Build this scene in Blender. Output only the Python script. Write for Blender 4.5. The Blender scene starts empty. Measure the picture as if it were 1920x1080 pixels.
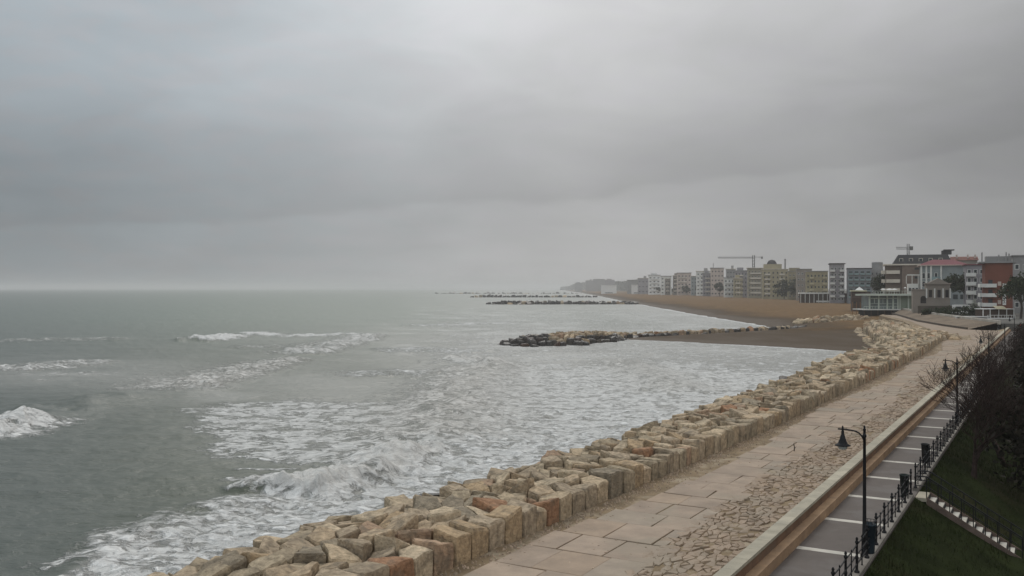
import bpy, bmesh, math, random
import numpy as np
from mathutils import Vector
R = math.radians
rnd = random.Random(7)
sc = bpy.context.scene
COL = sc.collection

# ------------------------------------------------------------------ camera
CZ, FP, HY = 11.9, 1750.0, 540.3
cam = bpy.data.objects.new('camera', bpy.data.cameras.new('camera'))
COL.objects.link(cam)
cam.location = (0, 0, CZ); cam.rotation_euler = (R(90), 0, 0)
cam.data.sensor_width = 36; cam.data.lens = 36 * FP / 1920
cam.data.shift_y = .3 / 1920
cam.data.clip_start = 0.5; cam.data.clip_end = 60000
sc.camera = cam

def W(px, py, z=0.0):
    Y = (CZ - z) * FP / (py - HY)
    return ((px - 960) / FP * Y, Y)
def XY(px, Y): return (px - 960) / FP * Y
def ZY(py, Y): return CZ - (py - HY) * Y / FP

# ------------------------------------------------------------------ node helpers
class NT:
    def __init__(s, tree): s.t = tree; s.n = tree.nodes; s.l = tree.links
    def node(s, typ, **kw):
        n = s.n.new(typ)
        for k, v in kw.items():
            if k == 'ins':
                for kk, vv in v.items(): s.set(n, kk, vv)
            else: setattr(n, k, v)
        return n
    def set(s, n, key, v):
        sock = n.inputs[key]
        if isinstance(v, bpy.types.NodeSocket): s.l.new(v, sock)
        else: sock.default_value = v
    def m(s, op, a, b=0.0, c=None, clamp=False):
        n = s.n.new('ShaderNodeMath'); n.operation = op; n.use_clamp = clamp
        s.set(n, 0, a); s.set(n, 1, b)
        if c is not None: s.set(n, 2, c)
        return n.outputs[0]
    def ss(s, v, a, b, lo=0.0, hi=1.0):
        n = s.n.new('ShaderNodeMapRange'); n.interpolation_type = 'SMOOTHSTEP'
        s.set(n, 0, v); s.set(n, 1, a); s.set(n, 2, b); s.set(n, 3, lo); s.set(n, 4, hi)
        return n.outputs[0]
    def noise(s, vec, scale, detail=3, rough=0.55, dist=0.0):
        n = s.n.new('ShaderNodeTexNoise')
        if vec is not None: s.l.new(vec, n.inputs['Vector'])
        n.inputs['Scale'].default_value = scale; n.inputs['Detail'].default_value = detail
        n.inputs['Roughness'].default_value = rough; n.inputs['Distortion'].default_value = dist
        return n.outputs['Fac']
    def mix(s, f, a, b, mode='MIX'):
        n = s.n.new('ShaderNodeMix'); n.data_type = 'RGBA'; n.blend_type = mode
        s.set(n, 0, f)
        for i, v in ((6, a), (7, b)):
            if isinstance(v, (tuple, list)): v = tuple(v) + ((1,) if len(v) == 3 else ())
            s.set(n, i, v)
        return n.outputs[2]
    def vscale(s, vec, sx, sy, sz):
        n = s.n.new('ShaderNodeVectorMath'); n.operation = 'MULTIPLY'
        s.l.new(vec, n.inputs[0]); n.inputs[1].default_value = (sx, sy, sz)
        return n.outputs[0]

# ------------------------------------------------------------------ world: overcast sky with a cloud bank
SUN_AZ, SUN_EL = R(-6), R(42)          # behind the cloud, ahead of the camera
w = bpy.data.worlds.new('World'); sc.world = w; w.use_nodes = True
T = NT(w.node_tree); T.n.clear()
sky = T.node('ShaderNodeTexSky'); sky.sky_type = 'NISHITA'; sky.sun_disc = False
sky.sun_elevation = SUN_EL; sky.sun_rotation = SUN_AZ
tc = T.node('ShaderNodeTexCoord')
sep = T.node('ShaderNodeSeparateXYZ'); T.l.new(tc.outputs['Generated'], sep.inputs[0])
dx, dy, dz = sep.outputs
hor = T.m('SQRT', T.m('ADD', T.m('MULTIPLY', dx, dx), T.m('MULTIPLY', dy, dy)))
el = T.m('DIVIDE', dz, T.m('MAXIMUM', hor, 0.001))
az = T.m('ARCTAN2', dx, dy)
fc = T.node('ShaderNodeFloatCurve')
pts = [(-1.2, .035), (-.5, .058), (-.3, .066), (-.2, .0775), (-.04, .0905), (.07, .0895), (.165, .1085), (.3, .1165), (.45, .130), (.55, .15), (1.2, .22)]
cv = fc.mapping.curves[0]
for i, (a, e) in enumerate(pts):
    p = ((a + 1.2) / 2.4, e / .25)
    if i == 0: cv.points[0].location = p
    elif i == len(pts) - 1: cv.points[-1].location = p
    else: cv.points.new(*p)
fc.mapping.update()
T.l.new(T.m('DIVIDE', T.m('ADD', az, 1.2), 2.4, clamp=True), fc.inputs['Value'])
edge = T.m('MULTIPLY', fc.outputs[0], .25)
zden = T.m('ADD', T.m('MAXIMUM', dz, 0), .06)
cvn = T.node('ShaderNodeCombineXYZ'); T.l.new(T.m('DIVIDE', dx, zden), cvn.inputs[0]); T.l.new(T.m('DIVIDE', dy, zden), cvn.inputs[1])
cl = cvn.outputs[0]
n1 = T.noise(cl, 1.1, 5, .55, .6)
n2 = T.noise(cl, .35, 3, .5, .3)
dirv = T.vscale(tc.outputs['Generated'], 1, 1, 3.0)
n3 = T.noise(dirv, 5.5, 4, .5, .4)
n4 = T.noise(dirv, 22, 3, .5, .3)
d = T.m('SUBTRACT', el, edge)
d = T.m('ADD', d, T.m('MULTIPLY', T.m('SUBTRACT', n4, .5), .016))
d = T.m('ADD', d, T.m('MULTIPLY', T.m('SUBTRACT', n3, .5), .012))
above = T.ss(d, -.003, .007)
# brightness across azimuth (thin cloud in front of the sun) and up the bank
sunw = T.m('POWER', 2.718, T.m('MULTIPLY', T.m('POWER', T.m('DIVIDE', T.m('SUBTRACT', az, .05), .45), 2), -1))
lowtone = T.m('ADD', .195, T.m('MULTIPLY', sunw, .215))
darktone = T.m('ADD', .168, T.m('MULTIPLY', sunw, .20))
toptone = T.m('ADD', .37, T.m('MULTIPLY', sunw, .22))
rise = T.ss(el, T.m('ADD', edge, -.01), T.m('ADD', edge, .20))
abt = T.m('ADD', T.m('MULTIPLY', darktone, T.m('SUBTRACT', 1, rise)), T.m('MULTIPLY', toptone, rise))
sg = T.m('POWER', 2.718, T.m('MULTIPLY', T.m('ADD', T.m('POWER', T.m('DIVIDE', T.m('SUBTRACT', az, -.05), .13), 2), T.m('POWER', T.m('DIVIDE', T.m('SUBTRACT', el, .36), .12), 2)), -1))
abt = T.m('ADD', abt, T.m('MULTIPLY', sg, .13))
tone = T.m('ADD', T.m('MULTIPLY', lowtone, T.m('SUBTRACT', 1, above)), T.m('MULTIPLY', abt, above))
tone = T.m('MULTIPLY', tone, T.m('ADD', .80, T.m('MULTIPLY', n3, .40)))
tone = T.m('MULTIPLY', tone, T.m('ADD', .955, T.m('MULTIPLY', n2, .14)))
zen = T.ss(el, .33, 1.6)
tone = T.m('ADD', tone, T.m('MULTIPLY', zen, .40))
back = T.ss(dy, .35, -.5)
tone = T.m('ADD', tone, T.m('MULTIPLY', back, .36))
tint = T.mix(T.ss(az, -.5, .12), (.90, 1.01, 1.09), (.995, 1.0, 1.005))
tint = T.mix(T.ss(n4, .42, .62, 0, .35), tint, (1.0, .99, 1.03))
skyc = T.mix(1.0, tint, tone, 'MULTIPLY')
bg1 = T.node('ShaderNodeBackground'); T.l.new(skyc, bg1.inputs[0]); bg1.inputs[1].default_value = 1.0
bg2 = T.node('ShaderNodeBackground'); T.l.new(sky.outputs[0], bg2.inputs[0]); bg2.inputs[1].default_value = .1
mx = T.node('ShaderNodeMixShader'); mx.inputs[0].default_value = .02
T.l.new(bg1.outputs[0], mx.inputs[1]); T.l.new(bg2.outputs[0], mx.inputs[2])
wo = T.node('ShaderNodeOutputWorld'); T.l.new(mx.outputs[0], wo.inputs[0])

sl = bpy.data.lights.new('sun', 'SUN'); sl.energy = 1.15; sl.angle = R(22); sl.color = (1, .96, .90)
so = bpy.data.objects.new('sun', sl); COL.objects.link(so)
sd = Vector((math.sin(SUN_AZ) * math.cos(SUN_EL), math.cos(SUN_AZ) * math.cos(SUN_EL), math.sin(SUN_EL)))
so.rotation_euler = sd.to_track_quat('Z', 'Y').to_euler()
sc.view_settings.view_transform = 'Standard'; sc.view_settings.look = 'None'
sc.view_settings.exposure = 0.0; sc.view_settings.gamma = 1.0
sc.render.engine = 'CYCLES'
sc.cycles.use_denoising = True
sc.cycles.max_bounces = 6; sc.cycles.diffuse_bounces = 3; sc.cycles.glossy_bounces = 2
sc.cycles.volume_bounces = 1; sc.cycles.transparent_max_bounces = 8
sc.cycles.caustics_reflective = False; sc.cycles.caustics_refractive = False

# ------------------------------------------------------------------ materials
MATS = {}
def mat(name, col, rough=.8, var=.12, vscale=1.5, bump=0.0, bscale=8.0, metal=0.0, attr=False, spec=.18, stain=None, sscale=.4, stainf=.5):
    if name in MATS: return MATS[name]
    m = bpy.data.materials.new(name); m.use_nodes = True
    t = NT(m.node_tree); t.n.clear()
    out = t.node('ShaderNodeOutputMaterial'); b = t.node('ShaderNodeBsdfPrincipled')
    g = t.node('ShaderNodeNewGeometry'); pos = g.outputs['Position']
    base = tuple(col) + (1,)
    if attr:
        a = t.node('ShaderNodeAttribute'); a.attribute_name = 'tint'
        base = t.mix(1.0, base, a.outputs['Color'], 'MULTIPLY')
    nz = t.noise(pos, vscale, 5, .62)
    c = t.mix(1.0, base, t.ss(nz, .25, .75, 1 - var, 1 + var), 'MULTIPLY')
    if stain:
        sn = t.noise(pos, sscale, 4, .6, .5)
        c = t.mix(t.ss(sn, .48, .68, 0, stainf), c, stain)
    t.set(b, 'Base Color', c); b.inputs['Roughness'].default_value = rough
    b.inputs['Metallic'].default_value = metal; b.inputs['Specular IOR Level'].default_value = spec
    if bump > 0:
        bn = t.node('ShaderNodeBump'); bn.inputs['Strength'].default_value = 1.0; bn.inputs['Distance'].default_value = bump
        t.l.new(t.noise(pos, bscale, 5, .65), bn.inputs['Height']); t.l.new(bn.outputs[0], b.inputs['Normal'])
    t.l.new(b.outputs[0], out.inputs[0])
    MATS[name] = m
    return m

M_rock = mat('limestone boulder', (.385, .310, .222), .9, .36, 4.5, .13, 6.0, attr=True, stain=(.17, .14, .10), sscale=1.3, stainf=.7, spec=.25)
M_wet = mat('wet dark boulder', (.072, .066, .062), .45, .3, 1.2, .05, 5, attr=True)
M_slab = mat('promenade slab', (.285, .216, .158), .6, .2, .9, .02, 7, attr=True, stain=(.25, .205, .15), sscale=.35, stainf=.75)
M_grit = mat('sandy grit', (.21, .155, .095), .9, .25, 1.5, .03, 14, stain=(.37, .31, .23), sscale=.8, stainf=.7)
M_cop = mat('pale coping stone', (.40, .37, .31), .75, .12, 1.2, .01, 12, stain=(.27, .25, .20), sscale=.7, stainf=.5)
M_wallb = mat('terracotta wall', (.24, .165, .115), .85, .18, 1.2, .01, 10, stain=(.15, .11, .08), sscale=.8, stainf=.6)
M_ledge = mat('orange brick ledge', (.36, .235, .15), .85, .15, 1.4, .01, 10, stain=(.24, .16, .11), sscale=.9, stainf=.5)
M_path = mat('grey paving', (.105, .088, .077), .75, .10, 1.1, .004, 30, spec=.25, stain=(.14, .125, .115), sscale=.5, stainf=.6)
M_band = mat('pale stone band', (.50, .47, .41), .7, .1, 2.0, .003, 20, stain=(.32, .29, .24), sscale=1.5, stainf=.5)
M_iron = mat('black iron', (.012, .012, .013), .5, .2, 6)
M_bluebin = mat('dark blue plastic', (.02, .03, .038), .5, .2, 3)
M_stair = mat('stair stone', (.26, .235, .20), .8, .2, 3, .01, 12)
M_conc = mat('weathered concrete', (.22, .20, .175), .85, .2, .6, .02, 5, stain=(.13, .115, .095), sscale=.5, stainf=.6)
M_lawn = mat('lawn soil', (.018, .023, .008), .95, .35, .5, .05, 6, spec=.03, stain=(.030, .024, .013), sscale=.25, stainf=.6)
M_bark = mat('dark wet bark', (.040, .027, .023), .9, .3, 5, spec=.1)
M_bark2 = mat('greyish bark', (.06, .05, .042), .9, .3, 5)
M_glass = mat('window glass', (.035, .042, .046), .15, .2, .2)
M_white = mat('white plaster', (.66, .65, .62), .8, .06, .5)
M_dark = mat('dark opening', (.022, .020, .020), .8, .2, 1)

def leafmat(name, col, col2):
    m = bpy.data.materials.new(name); m.use_nodes = True
    t = NT(m.node_tree); t.n.clear()
    out = t.node('ShaderNodeOutputMaterial'); b = t.node('ShaderNodeBsdfPrincipled')
    g = t.node('ShaderNodeNewGeometry')
    f = t.ss(t.noise(g.outputs['Position'], .9, 3), .35, .65)
    c = t.mix(f, col, col2)
    c = t.mix(t.m('MULTIPLY', g.outputs['Random Per Island'], .6), c, tuple(v * .5 for v in col))
    t.set(b, 'Base Color', c); b.inputs['Roughness'].default_value = .8; b.inputs['Specular IOR Level'].default_value = .12
    t.l.new(b.outputs[0], out.inputs[0]); return m
M_leaf = leafmat('pine needles', (.030, .042, .020), (.052, .062, .030))
M_leafd = leafmat('dark ivy leaves', (.022, .021, .014), (.045, .035, .024))
M_grassb = leafmat('grass blades', (.024, .034, .009), (.032, .032, .011))

# ------------------------------------------------------------------ mesh builder
class MB:
    def __init__(s): s.v = []; s.f = []; s.mi = []; s.c = []; s.mats = []
    def _m(s, m):
        if m not in s.mats: s.mats.append(m)
        return s.mats.index(m)
    def add(s, vs, fs, m, col=(1, 1, 1)):
        k = len(s.v); i = s._m(m)
        s.v.extend(vs); s.c.extend([col] * len(vs))
        for f in fs: s.f.append([a + k for a in f]); s.mi.append(i)
    def box(s, x0, y0, z0, x1, y1, z1, m, col=(1, 1, 1)):
        vs = [(x, y, z) for z in (z0, z1) for y in (y0, y1) for x in (x0, x1)]
        s.add(vs, [(0, 2, 3, 1), (4, 5, 7, 6), (0, 1, 5, 4), (2, 6, 7, 3), (0, 4, 6, 2), (1, 3, 7, 5)], m, col)
    def prism(s, poly, z0, z1, m, col=(1, 1, 1)):
        n = len(poly)
        A = sum(poly[i][0] * poly[(i + 1) % n][1] - poly[(i + 1) % n][0] * poly[i][1] for i in range(n))
        if A < 0: poly = poly[::-1]
        za = z0 if isinstance(z0, (list, tuple)) else [z0] * n; zb = z1 if isinstance(z1, (list, tuple)) else [z1] * n
        vs = [(p[0], p[1], za[i]) for i, p in enumerate(poly)] + [(p[0], p[1], zb[i]) for i, p in enumerate(poly)]
        fs = [list(range(n))[::-1], list(range(n, 2 * n))] + [(i, (i + 1) % n, n + (i + 1) % n, n + i) for i in range(n)]
        s.add(vs, fs, m, col)
    def tube(s, pts, rad, m, n=8, col=(1, 1, 1), cap=True):
        pts = [Vector(p) for p in pts]
        if not isinstance(rad, (list, tuple)): rad = [rad] * len(pts)
        vs = []; fs = []
        ref = Vector((0, 0, 1)) if abs((pts[-1] - pts[0]).normalized().z) < .9 else Vector((1, 0, 0))
        for i, p in enumerate(pts):
            dr = (pts[min(i + 1, len(pts) - 1)] - pts[max(i - 1, 0)]).normalized()
            a = dr.cross(ref).normalized(); b = dr.cross(a).normalized()
            for k in range(n):
                t = 2 * math.pi * k / n
                q = p + (a * math.cos(t) + b * math.sin(t)) * rad[i]; vs.append(tuple(q))
        for i in range(len(pts) - 1):
            for k in range(n):
                k2 = (k + 1) % n
                fs.append((i * n + k, i * n + k2, (i + 1) * n + k2, (i + 1) * n + k))
        if cap:
            fs.append(tuple(range(n))); fs.append(tuple((len(pts) - 1) * n + k for k in range(n))[::-1])
        s.add(vs, fs, m, col)
    def lathe(s, cx, cy, prof, m, n=16, col=(1, 1, 1)):
        vs = []; fs = []
        for r, z in prof:
            for k in range(n):
                t = 2 * math.pi * k / n; vs.append((cx + r * math.cos(t), cy + r * math.sin(t), z))
        for i in range(len(prof) - 1):
            for k in range(n):
                k2 = (k + 1) % n
                fs.append((i * n + k, i * n + k2, (i + 1) * n + k2, (i + 1) * n + k))
        s.add(vs, fs, m, col)
    def build(s, name, parent=None, smooth=False, off=None):
        me = bpy.data.meshes.new(name)
        v = s.v if off is None else [(a - off[0], b - off[1], c - off[2]) for a, b, c in s.v]
        me.from_pydata(v, [], s.f)
        for m in s.mats: me.materials.append(m)
        if len(s.mats) > 1: me.polygons.foreach_set('material_index', s.mi)
        at = me.attributes.new('tint', 'FLOAT_COLOR', 'POINT')
        a = np.ones((len(s.c), 4), np.float32); a[:, :3] = np.array(s.c, np.float32).reshape(-1, 3)
        at.data.foreach_set('color', a.ravel())
        if smooth: me.polygons.foreach_set('use_smooth', [True] * len(me.polygons))
        me.update()
        o = bpy.data.objects.new(name, me); COL.objects.link(o)
        if parent: o.parent = parent
        if off is not None: o.location = off
        return o
def tag(o, label=None, cat=None, group=None, kind=None):
    if label: o['label'] = label
    if cat: o['category'] = cat
    if group: o['group'] = group
    if kind: o['kind'] = kind
    return o
def empty(name, loc, label, cat, group=None, rz=0):
    o = bpy.data.objects.new(name, None); COL.objects.link(o); o.location = loc; o.rotation_euler = (0, 0, rz)
    o.empty_display_size = .2
    return tag(o, label, cat, group)
def copy_tree(o, parent=None):
    c = o.copy(); COL.objects.link(c); c.parent = parent
    for ch in [x for x in bpy.data.objects if x.parent == o and x is not c]: copy_tree(ch, c)
    return c

# ------------------------------------------------------------------ the path frame: s along the walk, t across (towards the garden)
TH = math.atan(.58)
PX, PY = math.sin(TH), math.cos(TH)
O0 = (12.2, 32.2)
def F(s, t): return (O0[0] + s * PX + t * PY, O0[1] + s * PY - t * PX)
def G(x, y):
    a, b = x - O0[0], y - O0[1]
    return (a * PX + b * PY, a * PY - b * PX)
ZP, ZPR, ZG = 2.6, 3.2, 0.4           # path, promenade, garden
land_s = [-60, -9.2, 22.7, 97, 154]; land_t = [-12.4, -10.56, -9.56, -9.1, -11.0]
seapx = [(320, 1072), (630, 979), (747, 947), (960, 883), (1133, 830), (1267, 785), (1330, 760), (1427, 729), (1490, 704), (1552, 677), (1582, 666), (1640, 652)]
sea_st = [G(*W(a, b, 3.45)) for a, b in seapx]
sea_st = [(-60, sea_st[0][1] - 3)] + sea_st
sea_s = [a for a, b in sea_st]; sea_t = [b for a, b in sea_st]
def tl(s): return float(np.interp(s, land_s, land_t))
def ts(s): return float(np.interp(s, sea_s, sea_t))

# ------------------------------------------------------------------ numpy noise
def hsh(i, j, seed):
    h = (i * 374761393 + j * 668265263 + seed * 144665) & 0xFFFFFFFF
    h = ((h ^ (h >> 13)) * 1274126177) & 0xFFFFFFFF
    return ((h ^ (h >> 16)) & 0xFFFF) / 65535.0
def vnoise(x, y, seed=0):
    xi = np.floor(x).astype(np.int64); yi = np.floor(y).astype(np.int64)
    fx = x - xi; fy = y - yi
    def g(a, b):
        an = hsh(xi + a, yi + b, seed) * 2 * np.pi
        return np.cos(an) * (fx - a) + np.sin(an) * (fy - b)
    u = fx ** 3 * (fx * (fx * 6 - 15) + 10); v = fy ** 3 * (fy * (fy * 6 - 15) + 10)
    return ((g(0, 0) * (1 - u) + g(1, 0) * u) * (1 - v) + (g(0, 1) * (1 - u) + g(1, 1) * u) * v) * 1.5
def fbm(x, y, o=4, seed=0):
    r = 0; a = 1
    for k in range(o): r = r + a * vnoise(x * 2 ** k, y * 2 ** k, seed + k * 17); a *= .5
    return r

# ------------------------------------------------------------------ terrain
xsY = [-100, 165, 172, 178, 204, 219, 222, 240, 265, 293, 425, 771, 1301, 2600, 4000, 9000]
xsX = [-83.5, 75.5, 67, 62, 40, 24, 27, 47, 74, 80, 83, 97, 126, 186, 235, 500]
pd = [-60, -6, 0, 15, 60, 100, 200, 500, 4000]; pz = [-2.5, -.4, 0, .8, 2.6, 3.3, 3.6, 4.0, 8.0]
def coast(Y): return np.interp(Y, xsY, xsX)
def gz(x, Y):
    x = np.asarray(x, float); Y = np.asarray(Y, float)
    tf = (x - O0[0]) * PY - (Y - O0[1]) * PX
    d = x - coast(Y)
    z = np.interp(d, pd, pz)
    k = np.clip((Y - 150) / 90, 0, 1); k = k * k * (3 - 2 * k)
    gard = (ZG - .6) * (1 - k) + z * k
    m_ = np.clip((tf + 13) / 3, 0, 1)
    z = z * (1 - m_) + gard * m_
    z = np.where((Y < 160) & (tf < -10), np.minimum(z, -.5), z)
    cap = .55 + np.clip((Y - 250) / 40, 0, 1) * 5
    z = np.where((Y >= 160) & (tf < -12), np.minimum(z, cap), z)
    return z
rowsY = np.concatenate([np.arange(-60, 150, 6), np.arange(150, 320, 1.5), np.geomspace(320, 9000, 120)])
dd = np.concatenate([np.arange(-60, 0, 6), np.arange(0, 120, 2.0), np.geomspace(120, 5000, 40)])
YY, DD = np.meshgrid(rowsY, dd, indexing='ij')
XX = coast(YY) + DD
ZZ = gz(XX, YY); TT = (XX - O0[0]) * PY - (YY - O0[1]) * PX
bn = fbm(XX / 9, YY / 14, 3, 5)
ZZ = ZZ + np.where((DD > -10) & (YY > 170) & (TT < -12), bn * .12 * np.clip(np.abs(DD) / 20, .7, 1), 0)
nr, nc = XX.shape
idx = np.arange(nr * nc).reshape(nr, nc)
q = np.stack([idx[:-1, :-1], idx[:-1, 1:], idx[1:, 1:], idx[1:, :-1]], -1).reshape(-1, 4)
def gridmesh(name, X, Y, Z, q, m, attrs=None, smooth=True):
    me = bpy.data.meshes.new(name)
    co = np.stack([X.ravel(), Y.ravel(), Z.ravel()], -1).astype(np.float32)
    me.vertices.add(len(co)); me.vertices.foreach_set('co', co.ravel())
    me.loops.add(q.size); me.loops.foreach_set('vertex_index', q.ravel().astype(np.int32))
    me.polygons.add(len(q)); me.polygons.foreach_set('loop_start', (np.arange(len(q)) * 4).astype(np.int32))
    me.polygons.foreach_set('use_smooth', np.ones(len(q), bool) if smooth else np.zeros(len(q), bool))
    me.update(calc_edges=True); me.validate()
    for k, v in (attrs or {}).items():
        a = me.attributes.new(k, 'FLOAT', 'POINT'); a.data.foreach_set('value', v.ravel().astype(np.float32))
    me.materials.append(m)
    o = bpy.data.objects.new(name, me); COL.objects.link(o)
    return o
# sand material: dry / wet by height above the sea, earth inland
m = bpy.data.materials.new('beach sand'); m.use_nodes = True
t = NT(m.node_tree); t.n.clear()
out = t.node('ShaderNodeOutputMaterial'); b = t.node('ShaderNodeBsdfPrincipled'); g = t.node('ShaderNodeNewGeometry')
pos = g.outputs['Position']; sp = t.node('ShaderNodeSeparateXYZ'); t.l.new(pos, sp.inputs[0])
at = t.node('ShaderNodeAttribute'); at.attribute_name = 'inland'
nz = t.noise(t.vscale(pos, .05, .02, 1), 1.0, 5, .6)
nb = t.noise(t.vscale(pos, .6, .25, 1), 1.0, 4, .6)
nb = t.m('ADD', t.m('MULTIPLY', nb, .6), t.m('MULTIPLY', t.noise(t.vscale(pos, .03, .25, 1), 1.0, 5, .7), .4))
dry = t.mix(t.ss(nb, .35, .65), (.105, .062, .026), (.170, .104, .048))
wet = t.mix(nb, (.056, .038, .022), (.074, .052, .032))
hgt = t.m('ADD', sp.outputs[2], t.m('MULTIPLY', t.m('SUBTRACT', nz, .5), 1.4))
c = t.mix(t.ss(hgt, .55, 1.5), wet, dry)
c = t.mix(t.ss(nz, .62, .68, 0, .45), c, (.14, .09, .05))
earth = t.mix(t.noise(pos, .15, 4), (.03, .034, .02), (.07, .065, .05))
c = t.mix(at.outputs['Fac'], c, earth)
t.set(b, 'Base Color', c); t.set(b, 'Roughness', t.ss(hgt, .2, .9, .65, .95)); b.inputs['Specular IOR Level'].default_value = .08
bp = t.node('ShaderNodeBump'); bp.inputs['Distance'].default_value = .12; t.l.new(t.noise(t.vscale(pos, 1, .6, 1), .9, 5, .6), bp.inputs['Height']); t.l.new(bp.outputs[0], b.inputs['Normal'])
t.l.new(b.outputs[0], out.inputs[0])
inl = np.clip((DD - 108) / 12, 0, 1); inl = np.where((YY < 260) & (TT > -10.5), 1, inl)
tag(gridmesh('ground', XX, YY, ZZ, q, m, {'inland': inl}), 'brown sand beach running back to the town', None, None, 'structure')

# ------------------------------------------------------------------ sea
pxs = np.arange(-500, 2700, 3.2)
offs = np.concatenate([[1.45, 1.6], np.arange(1.8, 60, 1.2), np.arange(60, 900, 1.7)])
OFF, PXX = np.meshgrid(offs, pxs, indexing='ij')
SY = CZ * FP / OFF; SX = (PXX - 960) / FP * SY
PYY = OFF + HY
def seg_dist(X, Y, poly):
    """distance to a polyline, signed side (+ = right of travel), and the parameter 0..1"""
    best = np.full(X.shape, 1e9); sg = np.zeros(X.shape); par = np.zeros(X.shape)
    n = len(poly) - 1
    for i in range(n):
        (ax, ay), (bx, by) = poly[i], poly[i + 1]
        ex, ey = bx - ax, by - ay; L2 = ex * ex + ey * ey
        u = np.clip(((X - ax) * ex + (Y - ay) * ey) / L2, 0, 1)
        qx, qy = X - (ax + u * ex), Y - (ay + u * ey)
        dd_ = np.hypot(qx, qy); s_ = ex * qy - ey * qx
        k = dd_ < best
        best = np.where(k, dd_, best); sg = np.where(k, np.sign(s_), sg); par = np.where(k, (i + u) / n, par)
    return best, sg, par
def sm(x, a, b):
    u = np.clip((x - a) / (b - a), 0, 1); return u * u * (3 - 2 * u)
fade = sm(OFF, 4, 40)
wx = fbm(SX / 7 + .3 * SY / 7, SY / 3.4, 4, 3)
Hh = (.16 * vnoise(SX / 22, SY / 11, 1) + .11 * wx + .045 * fbm(SX / 1.6, SY / 1.1, 3, 9)) * fade
wn = fbm(SX / 16, SY / 16, 3, 21)           # warp of the foam regions
wpx = PXX + wn * 60; wpy = PYY + wn * 14
def blob(cx, cy, rx, ry, rot=0):
    c, s = math.cos(rot), math.sin(rot)
    a = ((wpx - cx) * c + (wpy - cy) * s) / rx; b_ = (-(wpx - cx) * s + (wpy - cy) * c) / ry
    return np.exp(-(a * a + b_ * b_))
lace = np.zeros_like(SX); milk = np.zeros_like(SX); solid = np.zeros_like(SX)
# surf zone between the breakers and the sea wall: laced foam
surf = 1.08 * sm(wpx, 280, 450) * sm(wpy, 715, 765) * (1 - sm(wpy - (wpx - 400) * .05, 850, 885))
surf2 = sm(wpx, 700, 900) * sm(wpy, 640, 700) * .92
lace = np.maximum(lace, surf * .80); lace = np.maximum(lace, surf2)
lace = np.maximum(lace, sm(wpx, 560, 900) * sm(wpy, 548, 590) * .72)
lace = np.maximum(lace, blob(600, 910, 260, 30, .05) * .30)
lace = np.maximum(lace, blob(90, 930, 150, 30, .1) * .40)
lace = np.maximum(lace, blob(120, 860, 300, 60) * .24)
lace = np.maximum(lace, blob(60, 760, 120, 20) * .3)
lace = np.maximum(lace, blob(360, 712, 260, 26, -.03) * .70)
lace = np.maximum(lace, blob(150, 1040, 260, 40, -.1) * .75)
lace = np.maximum(lace, blob(120, 700, 190, 20) * .75)
milk = np.maximum(milk, blob(150, 705, 330, 26) * .55)
lace = np.maximum(lace, blob(250, 880, 520, 90) * .30)
milk = np.maximum(milk, .90 * sm(wpx, 560, 1000) * sm(wpy, 575, 640))
milk = np.maximum(milk, .50 * sm(wpx, 260, 640) * sm(wpy, 690, 715) * (1 - sm(wpy, 840, 900)))
milk = np.maximum(milk, .55 * blob(330, 712, 260, 24, -.03))
milk = np.maximum(milk, .75 * blob(400, 722, 90, 26, -.2))
milk = np.maximum(milk, .55 * sm(PXX, 700, 960) * (1 - sm(PYY, 600, 660)))
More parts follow.
